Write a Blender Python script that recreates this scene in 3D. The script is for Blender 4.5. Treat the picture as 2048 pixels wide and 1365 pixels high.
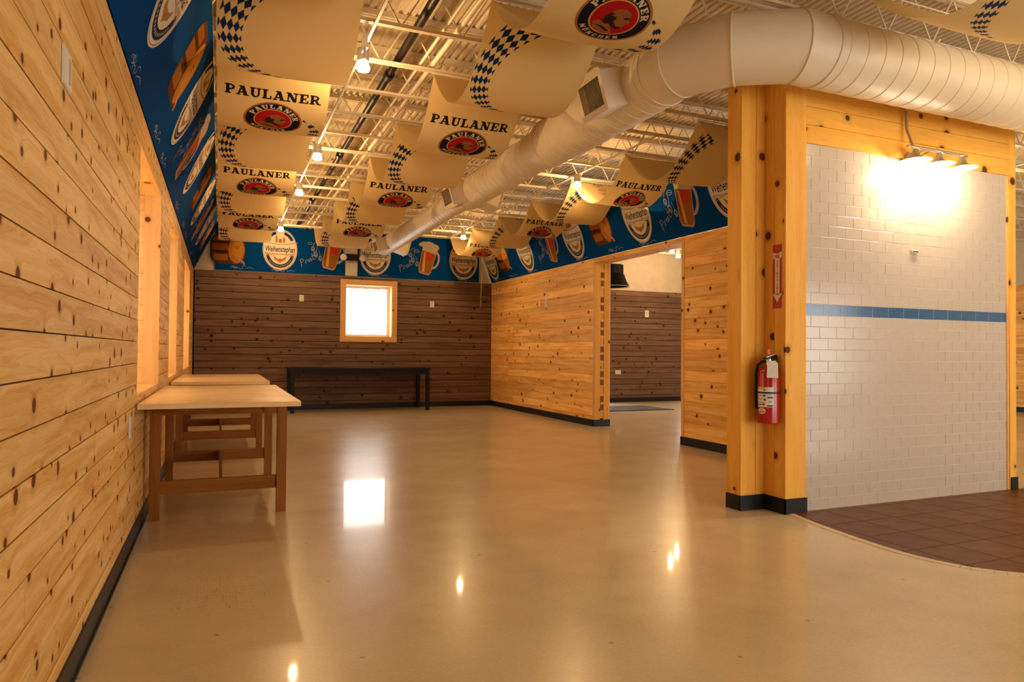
import bpy, math, random
import numpy as np
from mathutils import Matrix, Vector

random.seed(7)
rng = np.random.RandomState(5)
S = bpy.context.scene
C = S.collection
for o in list(bpy.data.objects):
    bpy.data.objects.remove(o)

# ------------------------------------------------------------------ camera
CAM_H = 1.10
yaw, pitch, roll = (math.radians(a) for a in (22.7617, 0.8902, 0.4751))
fwd = Vector((math.sin(yaw)*math.cos(pitch), math.cos(yaw)*math.cos(pitch), math.sin(pitch)))
rgt = Vector((math.cos(yaw), -math.sin(yaw), 0))
up = rgt.cross(fwd)
r2 = rgt*math.cos(roll) + up*math.sin(roll)
u2 = up*math.cos(roll) - rgt*math.sin(roll)
cd = bpy.data.cameras.new('camera')
cam = bpy.data.objects.new('camera', cd)
C.objects.link(cam)
cd.sensor_width = 36.0
cd.lens = 1392.26/2048*36.0
cd.clip_start = 0.05
cam.matrix_world = Matrix(((r2.x, u2.x, -fwd.x, 0), (r2.y, u2.y, -fwd.y, 0), (r2.z, u2.z, -fwd.z, CAM_H), (0, 0, 0, 1)))
S.camera = cam

# ------------------------------------------------------------------ world, view
S.view_settings.view_transform = 'Standard'
S.view_settings.look = 'None'
S.view_settings.gamma = 1.0
S.view_settings.use_curve_mapping = False
S.view_settings.exposure = 0.12
W = bpy.data.worlds.new('sky')
S.world = W
W.use_nodes = True
bg = W.node_tree.nodes['Background']
bg.inputs['Color'].default_value = (1.0, 0.97, 0.92, 1)
bg.inputs['Strength'].default_value = 7.5
WARM = (1.0, 0.62, 0.28)
LAMP_W = 29.0


def portal(loc, rot, sx, sy):
    ld = bpy.data.lights.new('window_portal', 'AREA')
    ld.shape = 'RECTANGLE'
    ld.size, ld.size_y = sx, sy
    ld.cycles.is_portal = True
    o = bpy.data.objects.new('window_portal', ld)
    o.location = loc
    o.rotation_euler = rot
    C.objects.link(o)


LW, BW, RP, TY = -0.44, 13.35, 5.135, 3.71       # wall planes
LO = [(-0.9, 0.6), (4.57, 6.10), (7.20, 8.47), (10.05, 11.78)]   # openings in the left wall
LOZ = (0.83, 2.30)
ZW = 2.50                                        # top of the boarding
ZD = 3.70                                        # roof deck
YF = -3.9                                        # wall behind the camera
XR = 14.5
FWIN = [(3.3, 5.9), (6.8, 9.4), (10.3, 12.9)]     # shop windows behind the camera
for a, b in LO:
    portal((-1.00, (a+b)/2, sum(LOZ)/2), (0, -math.pi/2, 0), LOZ[1]-LOZ[0], b-a)
portal((2.62, BW+0.30, 1.857), (-math.pi/2, 0, 0), 0.92, 1.0)
portal((11.0, BW+0.30, 1.2), (-math.pi/2, 0, 0), 2.0, 2.2)
portal((6.75, BW+0.30, 1.2), (-math.pi/2, 0, 0), 1.8, 2.2)
for a, b in FWIN:
    portal(((a+b)/2, YF-0.25, 1.35), (math.pi/2, 0, 0), b-a, 2.1)


# ------------------------------------------------------------------ node helper
class NT:
    def __init__(s, name):
        s.m = bpy.data.materials.new(name)
        s.m.use_nodes = True
        s.t = s.m.node_tree
        s.b = s.t.nodes['Principled BSDF']

    def n(s, kind, **kw):
        nd = s.t.nodes.new(kind)
        for k, v in kw.items():
            setattr(nd, k, v)
        return nd

    def put(s, sock, v):
        if v is None:
            return
        if isinstance(v, bpy.types.NodeSocket):
            s.t.links.new(v, sock)
        else:
            if isinstance(v, (tuple, list)) and len(v) == 3 and sock.type == 'RGBA':
                v = (*v, 1)
            sock.default_value = v

    def math(s, op, a, b=None, c=None, clamp=False):
        nd = s.n('ShaderNodeMath', operation=op, use_clamp=clamp)
        s.put(nd.inputs[0], a)
        s.put(nd.inputs[1], b)
        s.put(nd.inputs[2], c)
        return nd.outputs[0]

    def mix(s, f, a, b, mode='MIX'):
        nd = s.n('ShaderNodeMix', data_type='RGBA', blend_type=mode)
        s.put(nd.inputs[0], f)
        s.put(nd.inputs[6], a)
        s.put(nd.inputs[7], b)
        return nd.outputs[2]

    def rng(s, v, a, b, c=0.0, d=1.0, smooth=True):
        nd = s.n('ShaderNodeMapRange')
        if smooth:
            nd.interpolation_type = 'SMOOTHSTEP'
        s.put(nd.inputs[0], v)
        for i, q in enumerate((a, b, c, d)):
            s.put(nd.inputs[1+i], q)
        return nd.outputs[0]

    def comb(s, x, y, z):
        nd = s.n('ShaderNodeCombineXYZ')
        s.put(nd.inputs[0], x)
        s.put(nd.inputs[1], y)
        s.put(nd.inputs[2], z)
        return nd.outputs[0]

    def noise(s, vec, scale, detail=3.0, rough=0.55, dist=0.0):
        nd = s.n('ShaderNodeTexNoise')
        s.put(nd.inputs['Vector'], vec)
        nd.inputs['Scale'].default_value = scale
        nd.inputs['Detail'].default_value = detail
        nd.inputs['Roughness'].default_value = rough
        nd.inputs['Distortion'].default_value = dist
        return nd.outputs[0]

    def vor(s, vec, scale):
        nd = s.n('ShaderNodeTexVoronoi', voronoi_dimensions='2D')
        s.put(nd.inputs['Vector'], vec)
        nd.inputs['Scale'].default_value = scale
        return nd.outputs[0], nd.outputs[1]

    def obj(s):
        tc = s.n('ShaderNodeTexCoord')
        sp = s.n('ShaderNodeSeparateXYZ')
        s.t.links.new(tc.outputs['Object'], sp.inputs[0])
        return tc.outputs['Object'], sp.outputs

    def rand(s):
        return s.n('ShaderNodeObjectInfo').outputs['Random']

    def done(s, col=None, rough=None, metal=None, bump=None, bs=0.2, bd=0.01, spec=None):
        s.put(s.b.inputs['Base Color'], col)
        s.put(s.b.inputs['Roughness'], rough)
        s.put(s.b.inputs['Metallic'], metal)
        s.put(s.b.inputs['Specular IOR Level'], spec)
        if bump is not None:
            bn = s.n('ShaderNodeBump')
            bn.inputs['Strength'].default_value = bs
            bn.inputs['Distance'].default_value = bd
            s.put(bn.inputs['Height'], bump)
            s.t.links.new(bn.outputs[0], s.b.inputs['Normal'])
        return s.m


def plain(name, col, rough=0.5, metal=0.0, var=0.06, scale=8.0, spec=None, bump=0.0):
    t = NT(name)
    v, _ = t.obj()
    n = t.noise(v, scale, 3)
    k = t.rng(n, 0.25, 0.75, 1-var, 1+var, False)
    c = t.mix(1.0, col, t.comb(k, k, k), 'MULTIPLY')
    return t.done(c, rough, metal, n if bump else None, bump, 0.004, spec)


def emit(name, col, strength):
    t = NT(name)
    t.put(t.b.inputs['Emission Color'], col)
    t.b.inputs['Emission Strength'].default_value = strength
    return t.done(col, 0.4)


def wood(name, axis, light, dark, knot, rough=0.45, knots=0.4, kscale=5.5, tone=0.10, streak=0.5, ringf=30.0, spec=0.12):
    t = NT(name)
    _, xyz = t.obj()
    r = t.rand()
    ax = 'XYZ'.index(axis)
    L = t.math('MULTIPLY_ADD', r, 37.0, xyz[ax])
    oth = [xyz[i] for i in range(3) if i != ax]
    Cc = t.math('ADD', oth[0], oth[1])
    Cc = t.math('MULTIPLY_ADD', r, 11.3, Cc)
    kv = t.comb(L, t.math('MULTIPLY', Cc, 1.0), 0.0)
    wob = t.noise(t.comb(t.math('MULTIPLY', L, 9.0), t.math('MULTIPLY', Cc, 9.0), 0.0), 1.0, 2)
    d, col = t.vor(kv, kscale)
    sp = t.n('ShaderNodeSeparateColor')
    t.put(sp.inputs[0], col)
    gate = t.math('LESS_THAN', sp.outputs[0], knots)
    rad = t.math('MULTIPLY_ADD', sp.outputs[1], 0.07, 0.035)
    dd = t.math('MULTIPLY_ADD', t.math('SUBTRACT', wob, 0.5), 0.06, d)
    km = t.math('MULTIPLY', t.rng(dd, rad, t.math('MULTIPLY_ADD', rad, 1.25, 0.02), 1.0, 0.0), gate)
    halo = t.math('MULTIPLY', t.rng(dd, rad, t.math('MULTIPLY_ADD', rad, 2.6, 0.05), 1.0, 0.0), gate)
    # grain bends around the knots
    bend = t.math('MULTIPLY', t.rng(d, 0.0, 0.45, 1.0, 0.0), t.math('MULTIPLY', gate, 0.022))
    Cb = t.math('ADD', Cc, bend)
    g1 = t.noise(t.comb(t.math('MULTIPLY', L, 0.9), t.math('MULTIPLY', Cb, 11.0), r), 1.6, 4, 0.55, 0.7)
    g2 = t.noise(t.comb(t.math('MULTIPLY', L, 5.0), t.math('MULTIPLY', Cb, 170.0), r), 1.0, 3, 0.6)
    ring = t.math('SINE', t.math('MULTIPLY', t.math('MULTIPLY_ADD', g1, 0.35, Cb), ringf*6.28))
    f = t.rng(g1, 0.32, 0.70)
    f = t.math('MULTIPLY', f, streak)
    f = t.math('MULTIPLY_ADD', ring, 0.12, f)
    f = t.math('MULTIPLY_ADD', t.math('SUBTRACT', g2, 0.5), 0.45, f, True)
    c = t.mix(f, light, dark)
    rr = t.math('FRACT', t.math('MULTIPLY', r, 7.31))
    k = t.math('MULTIPLY_ADD', rr, 2*tone, 1-tone)
    k2 = t.math('MULTIPLY', k, t.math('MULTIPLY_ADD', t.math('FRACT', t.math('MULTIPLY', r, 23.7)), -0.5*tone, 1.0))
    c = t.mix(1.0, c, t.comb(k, k2, k2), 'MULTIPLY')
    c = t.mix(t.math('MULTIPLY', halo, 0.45), c, tuple(0.55*a+0.45*b for a, b in zip(dark, knot)))
    c = t.mix(t.math('MULTIPLY', km, 0.96), c, knot)
    rg = t.math('MULTIPLY_ADD', km, 0.2, t.math('MULTIPLY_ADD', g2, 0.18, rough-0.04))
    return t.done(c, rg, 0.0, t.math('MULTIPLY_ADD', km, 0.4, g2), 0.10, 0.004, spec)


M = {}
PINE_L, PINE_D, KNOT = (0.92, 0.585, 0.190), (0.74, 0.335, 0.050), (0.12, 0.026, 0.003)
for a in 'XYZ':
    M['pine'+a] = wood('pine_'+a.lower(), a, PINE_L, PINE_D, KNOT, 0.45, 0.30, 5.0, 0.20, 0.85)
    M['cpine'+a] = wood('clear_pine_'+a.lower(), a, (0.76, 0.47, 0.19), (0.64, 0.33, 0.10), KNOT, 0.42, 0.22)
    M['amber'+a] = wood('amber_pine_'+a.lower(), a, (0.84, 0.450, 0.078), (0.70, 0.300, 0.032), (0.07, 0.020, 0.005), 0.34, 0.42, 3.8, 0.06, 0.5)
    M['stain'+a] = wood('stained_board_'+a.lower(), a, (0.200, 0.122, 0.076), (0.125, 0.072, 0.043), (0.030, 0.016, 0.010), 0.42, 0.40, 5.0, 0.17, 0.9, 18.0)
    M['table'+a] = wood('table_wood_'+a.lower(), a, (0.31, 0.112, 0.018), (0.20, 0.062, 0.009), (0.07, 0.022, 0.006), 0.33, 0.05, 3.0, 0.06, 0.7)
M['pineY_left'] = wood('knotty_pine', 'Y', (0.78, 0.520, 0.205), (0.60, 0.295, 0.055), KNOT, 0.50, 0.85, 6.0, 0.09, 0.85)
M['tabletop'] = wood('table_top_wood', 'X', (0.88, 0.64, 0.33), (0.74, 0.47, 0.20), (0.16, 0.06, 0.02), 0.24, 0.0, 3.0, 0.02, 0.7, spec=0.5)
M['gap'] = plain('board_gap', (0.05, 0.022, 0.008), 0.9)
M['rubber'] = plain('black_rubber_base', (0.011, 0.010, 0.010), 0.42, 0, 0.06, 8.0, 0.25)
M['darkgap'] = plain('dark_board_gap', (0.010, 0.005, 0.003), 0.95, 0, 0.05, 8.0, 0.05)
M['steel'] = plain('cream_painted_steel', (0.74, 0.63, 0.45), 0.45)
M['deck'] = plain('cream_painted_deck', (0.80, 0.69, 0.50), 0.55)
M['duct'] = plain('white_painted_duct', (0.72, 0.61, 0.43), 0.45, 0.0, 0.03, 3.0)
M['white'] = plain('white_plastic', (0.72, 0.68, 0.60), 0.35)
M['cream'] = plain('cream_paint', (0.55, 0.47, 0.35), 0.6, 0, 0.08, 5.0)
M['black'] = plain('black_paint', (0.006, 0.005, 0.005), 0.42, 0, 0.06, 8.0, 0.25)
M['espresso'] = plain('espresso_lacquer', (0.010, 0.005, 0.004), 0.45, 0, 0.06, 8.0, 0.18)
M['red'] = plain('red_enamel', (0.40, 0.006, 0.008), 0.22, 0.0, 0.03)
M['nickel'] = plain('brushed_nickel', (0.55, 0.50, 0.42), 0.28, 0.9)
M['grout'] = plain('white_grout', (0.68, 0.59, 0.48), 0.85)
M['tile'] = plain('white_glazed_tile', (0.50, 0.420, 0.335), 0.17, 0.0, 0.03, 20.0)
M['btile'] = plain('blue_glazed_tile', (0.030, 0.105, 0.225), 0.14, 0.0, 0.15, 9.0)
M['mat'] = plain('door_mat', (0.045, 0.04, 0.035), 0.95)
M['paper'] = plain('paper', (0.70, 0.66, 0.57), 0.7, 0, 0.04, 40)
M['ink'] = plain('black_ink', (0.02, 0.018, 0.016), 0.6)
M['yellow'] = plain('yellow_print', (0.70, 0.42, 0.03), 0.5)
M['orange'] = plain('orange_seal', (0.75, 0.10, 0.03), 0.5)
M['bulb'] = emit('glowing_bulb', (1.0, 0.86, 0.62), 30.0)
M['shadein'] = emit('glowing_shade_inside', (1.0, 0.9, 0.72), 6.0)
MBLUE = (0.0002, 0.044, 0.180)
M['blue'] = plain('blue_mural_print', MBLUE, 0.8, 0, 0.05, 1.2, 0.03)


def concrete():
    t = NT('polished_concrete')
    v, xyz = t.obj()
    n1 = t.noise(v, 0.5, 2, 0.5, 0.0)
    n2 = t.noise(v, 2.2, 3, 0.55, 0.0)
    n3 = t.noise(v, 60.0, 2)
    f = t.math('MULTIPLY_ADD', n2, 0.5, t.math('MULTIPLY', n1, 0.6))
    c = t.mix(t.rng(f, 0.30, 0.80, 0.0, 1.0, False), (0.53, 0.420, 0.245), (0.74, 0.620, 0.420))
    k = t.math('MULTIPLY_ADD', t.math('SUBTRACT', n3, 0.5), 0.22, 1.0)
    c = t.mix(1.0, c, t.comb(k, k, k), 'MULTIPLY')
    # faint stains and fine specks
    d, col = t.vor(v, 2.3)
    sp = t.n('ShaderNodeSeparateColor')
    t.put(sp.inputs[0], col)
    sm = t.math('MULTIPLY', t.rng(d, 0.01, 0.03, 1.0, 0.0), t.math('LESS_THAN', sp.outputs[0], 0.25))
    c = t.mix(t.math('MULTIPLY', sm, 0.45), c, (0.10, 0.06, 0.03))
    # patch of dark specks near the pine wall
    dp = t.math('SQRT', t.math('ADD', t.math('POWER', t.math('SUBTRACT', xyz[0], 0.02), 2.0), t.math('MULTIPLY', t.math('POWER', t.math('SUBTRACT', xyz[1], 3.45), 2.0), 0.35)))
    d2, col2 = t.vor(v, 75.0)
    sp2 = t.n('ShaderNodeSeparateColor')
    t.put(sp2.inputs[0], col2)
    pm = t.math('MULTIPLY', t.rng(d2, 0.15, 0.32, 1.0, 0.0), t.math('LESS_THAN', sp2.outputs[0], t.rng(dp, 0.02, 0.24, 0.30, 0.0, False)))
    c = t.mix(t.math('MULTIPLY', pm, 0.5), c, (0.10, 0.06, 0.03))
    # saw-cut joints
    j1 = t.math('LESS_THAN', t.math('ABSOLUTE', t.math('SUBTRACT', t.math('MODULO', t.math('ADD', xyz[1], 20.37), 4.6), 2.3)), 0.0025)
    c = t.mix(t.math('MULTIPLY', j1, 0.4), c, (0.06, 0.04, 0.02))
    rg = 0.27
    t.b.inputs['Coat Weight'].default_value = 0.28
    t.b.inputs['Coat Roughness'].default_value = 0.05
    return t.done(c, rg, 0.0, None, spec=0.5)


M['concrete'] = concrete()


def quarry():
    t = NT('brown_quarry_tile')
    v, _ = t.obj()
    r = t.rand()
    n = t.noise(v, 9.0, 4)
    f = t.math('MULTIPLY_ADD', r, 0.5, t.math('MULTIPLY', n, 0.7))
    c = t.mix(t.rng(f, 0.2, 0.9), (0.098, 0.030, 0.008), (0.138, 0.047, 0.013))
    return t.done(c, t.rng(n, 0.3, 0.7, 0.35, 0.5, False), 0.0, n, 0.03, 0.004, 0.3)


M['quarry'] = quarry()


# ------------------------------------------------------------------ mesh helpers
class MB:
    def __init__(s):
        s.v, s.f, s.mi = [], [], []

    def box(s, x0, x1, y0, y1, z0, z1, mi=0):
        b = len(s.v)
        s.v += [(x0, y0, z0), (x1, y0, z0), (x1, y1, z0), (x0, y1, z0), (x0, y0, z1), (x1, y0, z1), (x1, y1, z1), (x0, y1, z1)]
        s.f += [tuple(b+i for i in q) for q in ((0, 3, 2, 1), (4, 5, 6, 7), (0, 1, 5, 4), (1, 2, 6, 5), (2, 3, 7, 6), (3, 0, 4, 7))]
        s.mi += [mi]*6
        return s

    def poly(s, pts, mi=0):
        b = len(s.v)
        s.v += [tuple(p) for p in pts]
        s.f.append(tuple(range(b, b+len(pts))))
        s.mi.append(mi)
        return s

    def prism(s, pts, ext, mi=0):
        """extrude a planar polygon by vector ext"""
        b, n = len(s.v), len(pts)
        s.v += [tuple(p) for p in pts] + [tuple(a+e for a, e in zip(p, ext)) for p in pts]
        s.f.append(tuple(b+i for i in reversed(range(n))))
        s.f.append(tuple(b+n+i for i in range(n)))
        for i in range(n):
            j = (i+1) % n
            s.f.append((b+i, b+j, b+n+j, b+n+i))
        s.mi += [mi]*(n+2)
        return s

    def tube(s, pts, r, seg=8, mi=0, caps=True):
        pts = [Vector(p) for p in pts]
        n = len(pts)
        rs = r if isinstance(r, (list, tuple)) else [r]*n
        b = len(s.v)
        ref = None
        for i, p in enumerate(pts):
            d = (pts[min(i+1, n-1)]-pts[max(i-1, 0)]).normalized()
            if ref is None:
                ref = Vector((0, 0, 1)) if abs(d.z) < 0.9 else Vector((1, 0, 0))
            a = d.cross(ref).normalized()
            c = a.cross(d).normalized()
            ref = c
            for k in range(seg):
                t = 2*math.pi*k/seg
                q = p+(a*math.cos(t)+c*math.sin(t))*rs[i]
                s.v.append(tuple(q))
        for i in range(n-1):
            for k in range(seg):
                k2 = (k+1) % seg
                s.f.append((b+i*seg+k, b+i*seg+k2, b+(i+1)*seg+k2, b+(i+1)*seg+k))
                s.mi.append(mi)
        if caps:
            s.f.append(tuple(b+k for k in reversed(range(seg))))
            s.f.append(tuple(b+(n-1)*seg+k for k in range(seg)))
            s.mi += [mi, mi]
        return s

    def lathe(s, prof, o, axis=(0, 0, 1), seg=20, mi=0, caps=True):
        """prof: list of (t along axis, radius)"""
        ax = Vector(axis).normalized()
        ref = Vector((0, 0, 1)) if abs(ax.z) < 0.9 else Vector((1, 0, 0))
        a = ax.cross(ref).normalized()
        c = ax.cross(a).normalized()
        o = Vector(o)
        b = len(s.v)
        for t, r in prof:
            for k in range(seg):
                w = 2*math.pi*k/seg
                s.v.append(tuple(o+ax*t+(a*math.cos(w)+c*math.sin(w))*r))
        n = len(prof)
        for i in range(n-1):
            for k in range(seg):
                k2 = (k+1) % seg
                s.f.append((b+i*seg+k, b+i*seg+k2, b+(i+1)*seg+k2, b+(i+1)*seg+k))
                s.mi.append(mi)
        if caps:
            s.f.append(tuple(b+k for k in reversed(range(seg))))
            s.f.append(tuple(b+(n-1)*seg+k for k in range(seg)))
            s.mi += [mi, mi]
        return s

    def mesh(s, name, mats, smooth=False):
        me = bpy.data.meshes.new(name)
        me.from_pydata(s.v, [], s.f)
        for m in (mats if isinstance(mats, (list, tuple)) else [mats]):
            me.materials.append(m)
        me.polygons.foreach_set('material_index', s.mi)
        me.update()
        if smooth:
            me.polygons.foreach_set('use_smooth', [True]*len(me.polygons))
            try:
                me.set_sharp_from_angle(angle=math.radians(40))
            except Exception:
                pass
        return me

    def build(s, name, mats, parent=None, loc=(0, 0, 0), smooth=False):
        return link(name, s.mesh(name, mats, smooth), parent, loc)


def link(name, data, parent=None, loc=(0, 0, 0)):
    o = bpy.data.objects.new(name, data)
    o.location = loc
    o.parent = parent
    C.objects.link(o)
    return o


def tag(o, label, cat, group=None):
    o['label'] = label
    o['category'] = cat
    if group:
        o['group'] = group
    return o


def thing(name, label, cat, loc=(0, 0, 0), group=None):
    return tag(link(name, None, None, loc), label, cat, group)


def struct(name, data=None, loc=(0, 0, 0), label=None):
    o = link(name, data, None, loc)
    o['kind'] = 'structure'
    if label:
        o['label'] = label
    return o


def copy_tree(o, parent=None):
    c = o.copy()
    C.objects.link(c)
    c.parent = parent
    for ch in list(o.children):
        copy_tree(ch, c)
    return c


BOXC = {}


def bbox(name, parent, x0, x1, y0, y1, z0, z1, mat):
    """one plain box piece whose origin is its own corner (grain differs per piece)"""
    key = (round(x1-x0, 4), round(y1-y0, 4), round(z1-z0, 4), mat.name)
    me = BOXC.get(key)
    if me is None:
        me = BOXC[key] = MB().box(0, key[0], 0, key[1], 0, key[2]).mesh(name, mat)
    return link(name, me, parent, (x0, y0, z0))


def text_mesh(body, size, mat, bold=0.0, align='CENTER', shear=0.0):
    cu = bpy.data.curves.new('lettering', 'FONT')
    cu.body = body
    cu.size = size
    cu.align_x = align
    cu.align_y = 'CENTER'
    cu.offset = bold
    cu.shear = shear
    cu.resolution_u = 3
    o = bpy.data.objects.new('lettering', cu)
    C.objects.link(o)
    dg = bpy.context.evaluated_depsgraph_get()
    me = bpy.data.meshes.new_from_object(o.evaluated_get(dg))
    bpy.data.objects.remove(o)
    me.materials.clear()
    if mat:
        me.materials.append(mat)
    return me


def frame_matrix(o, e1, e2):
    e1, e2 = Vector(e1).normalized(), Vector(e2).normalized()
    n = e1.cross(e2)
    return Matrix(((e1.x, e2.x, n.x, o[0]), (e1.y, e2.y, n.y, o[1]), (e1.z, e2.z, n.z, o[2]), (0, 0, 0, 1)))


ROWS = [(ZW-0.1235*(k+1), ZW-0.1235*k) for k in range(20)]


def rows_minus(a0, a1, holes, rows, zmin=0.05):
    """board rectangles (a0,a1,z0,z1) of a boarded wall with rectangular holes"""
    out = []
    for z0, z1 in rows:
        z0 = max(z0, zmin)
        if z1-z0 < 0.01:
            continue
        segs = [(a0, a1, z0, z1)]
        for (h0, h1, g0, g1) in holes:
            nx = []
            for (s0, s1, q0, q1) in segs:
                if h1 <= s0 or h0 >= s1 or g1 <= q0 or g0 >= q1:
                    nx.append((s0, s1, q0, q1))
                    continue
                if s0 < h0:
                    nx.append((s0, h0, q0, q1))
                if h1 < s1:
                    nx.append((h1, s1, q0, q1))
                if q0 < g0:
                    nx.append((max(s0, h0), min(s1, h1), q0, g0))
                if g1 < q1:
                    nx.append((max(s0, h0), min(s1, h1), g1, q1))
            segs = nx
        out += [q for q in segs if q[1]-q[0] > 0.02 and q[3]-q[2] > 0.008]
    return out


def split_len(s0, s1, mx=3.4):
    cuts = [s0]
    while s1-cuts[-1] > mx+0.8:
        cuts.append(cuts[-1]+random.uniform(0.55, 1.0)*mx)
    cuts.append(s1)
    return list(zip(cuts[:-1], cuts[1:]))


G = 0.0022
# ================================================================== SETTING
# ---- floor
fl = MB().box(LW-0.6, XR, YF-0.2, BW+0.3, -0.12, 0.0).mesh('floor', M['concrete'])
struct('floor', fl, label='polished tan concrete floor')

# ---- left wall: knotty pine boards with three deep window openings in view
wl = struct('wall_left', None, (LW, 0, 0), 'knotty pine plank wall with deep window openings')
core = MB()
edges = [YF]+[e for ab in LO for e in (ab[0]-0.036, ab[1]+0.036)]+[BW+0.3]
for i in range(0, len(edges), 2):
    core.box(-0.60, -0.016, edges[i], edges[i+1], 0, ZD)
for a, b in LO:
    core.box(-0.60, -0.016, a-0.036, b+0.036, 0, LOZ[0]-0.021)
    core.box(-0.60, -0.016, a-0.036, b+0.036, LOZ[1]+0.021, ZD)
core.build('backing', M['gap'], wl)
holes = [(a, b, LOZ[0], LOZ[1]) for a, b in LO]
for (a, b, z0, z1) in rows_minus(YF, BW-0.02, holes, ROWS):
    for p, q in split_len(a, b, 4.2):
        j = random.uniform(-0.0012, 0.0012)
        bbox('board', wl, -0.016, j, p+0.001, q-0.001, z0+G, z1-G, M['pineY_left'])
for a, b in LO:       # linings of the openings
    bbox('jamb', wl, -0.115, -0.001, b-0.001, b+0.03, LOZ[0], LOZ[1], M['cpineZ'])
    bbox('jamb', wl, -0.115, -0.001, a-0.03, a+0.001, LOZ[0], LOZ[1], M['cpineZ'])
    bbox('sill', wl, -0.56, -0.001, a, b, LOZ[0]-0.02, LOZ[0]+0.001, M['cpineY'])
    bbox('head', wl, -0.56, -0.001, a, b, LOZ[1]-0.001, LOZ[1]+0.02, M['pineY'])
    for k in range(12):
        z0, z1 = LOZ[0]+k*0.1225, LOZ[0]+(k+1)*0.1225
        bbox('reveal_board', wl, -0.56, -0.116, b+0.012, b+0.035, z0+0.001, z1-0.001, M['cpineX'])
        bbox('reveal_board', wl, -0.56, -0.116, a-0.035, a-0.012, z0+0.001, z1-0.001, M['cpineX'])
for i, (a, b) in enumerate(LO):
    w = struct('window_%d' % (i+2), None, (LW-0.55, (a+b)/2, LOZ[0]), 'side window set deep in the pine wall')
    h = LOZ[1]-LOZ[0]
    d = (b-a)/2
    for nm, q in (('frame_rail', (-d, d, 0.0, 0.05)), ('frame_rail', (-d, d, h-0.05, h)), ('frame_stile', (-d, -d+0.05, 0.05, h-0.05)), ('frame_stile', (d-0.05, d, 0.05, h-0.05))):
        bbox(nm, w, -0.03, 0.02, q[0], q[1], q[2], q[3], M['white'])
MB().box(-0.0, 0.008, YF, BW-0.02, 0, 0.098).box(-0.0, 0.016, YF, BW-0.02, 0, 0.012).build('baseboard_left', M['rubber'], None, (LW, 0, 0))['kind'] = 'structure'

# ---- back wall: dark stained boards, window, and the room beyond
wb = struct('wall_back', None, (0, BW, 0), 'dark stained plank wall below a cream upper wall')
WX0, WX1, WZ0, WZ1 = 2.172, 3.076, 1.354, 2.358
MB().box(LW-0.3, WX0, 0.016, 0.30, 0, ZD).box(WX1, 5.85, 0.016, 0.30, 0, ZD).box(7.65, 10.0, 0.016, 0.30, 0, ZD).box(5.85, 7.65, 0.016, 0.30, 2.3, ZD).box(12.0, XR, 0.016, 0.30, 0, ZD).box(10.0, 12.0, 0.016, 0.30, 2.3, ZD).box(WX0, WX1, 0.016, 0.30, 0, WZ0).box(WX0, WX1, 0.016, 0.30, WZ1, ZD).build('upper_wall', M['cream'], wb)
MB().box(LW, WX0-0.02, 0.012, 0.0159, 0.02, ZW-0.01).box(WX1+0.02, 5.84, 0.012, 0.0159, 0.02, ZW-0.01).box(7.66, 9.99, 0.012, 0.0159, 0.02, ZW-0.01).box(WX0-0.02, WX1+0.02, 0.012, 0.0159, 0.02, WZ0-0.02).box(WX0-0.02, WX1+0.02, 0.012, 0.0159, WZ1+0.02, ZW-0.01).build('backing', M['darkgap'], wb)
for (a, b, z0, z1) in rows_minus(LW+0.02, RP-0.002, [(WX0-0.05, WX1+0.05, WZ0-0.05, WZ1+0.05)], ROWS)+rows_minus(RP+0.272, 9.99, [(5.85, 7.65, 0, 2.3)], ROWS):
    for p, q in split_len(a, b, 2.8):
        j = random.uniform(-0.0015, 0.0015)
        bbox('board', wb, p+0.001, q-0.001, j, 0.0119, z0+0.0045, z1-0.0045, M['stainX'])
MB().box(LW+0.016, RP, -0.008, 0.0, 0, 0.10).box(RP+0.29, 5.84, -0.008, 0, 0, 0.10).box(7.66, 9.99, -0.008, 0, 0, 0.10).box(LW+0.016, RP, -0.016, 0.0, 0, 0.012).build('baseboard_back', M['rubber'], None, (0, BW, 0))['kind'] = 'structure'

w1 = struct('window_1', None, (2.624, BW, 1.857), 'square window with honey pine casing in the dark wall')
cw = 0.09
hx, hz = (WX1-WX0)/2, (WZ1-WZ0)/2
bbox('casing', w1, -hx-cw, hx+cw, -0.022, 0.004, hz, hz+cw, M['cpineX'])
bbox('casing', w1, -hx-cw, hx+cw, -0.022, 0.004, -hz-cw, -hz, M['cpineX'])
bbox('casing', w1, -hx-cw, -hx, -0.022, 0.004, -hz, hz, M['cpineZ'])
bbox('casing', w1, hx, hx+cw, -0.022, 0.004, -hz, hz, M['cpineZ'])
for q in ((-hx, hx, hz-0.012, hz), (-hx, hx, -hz, -hz+0.012), (-hx, -hx+0.012, -hz+0.012, hz-0.012), (hx-0.012, hx, -hz+0.012, hz-0.012)):
    bbox('reveal', w1, q[0], q[1], -0.001, 0.20, q[2], q[3], M['cpineZ' if q[1]-q[0] < 0.1 else 'cpineX'])
for dy, t in ((0.20, 0.035), (0.225, 0.06)):
    for q in ((-hx, hx, hz-t, hz), (-hx, hx, -hz, -hz+t), (-hx, -hx+t, -hz+t, hz-t), (hx-t, hx, -hz+t, hz-t)):
        bbox('sash', w1, q[0], q[1], dy, dy+0.025, q[2], q[3], M['white'])
gt = NT('clear_glass')
gb, gs = gt.n('ShaderNodeBsdfTransparent'), gt.n('ShaderNodeBsdfGlossy')
gs.inputs['Roughness'].default_value = 0.02
gm = gt.n('ShaderNodeMixShader')
gm.inputs[0].default_value = 0.05
gt.t.links.new(gb.outputs[0], gm.inputs[1])
gt.t.links.new(gs.outputs[0], gm.inputs[2])
gt.t.links.new(gm.outputs[0], gt.t.nodes['Material Output'].inputs[0])
M['glass'] = gt.m
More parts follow.
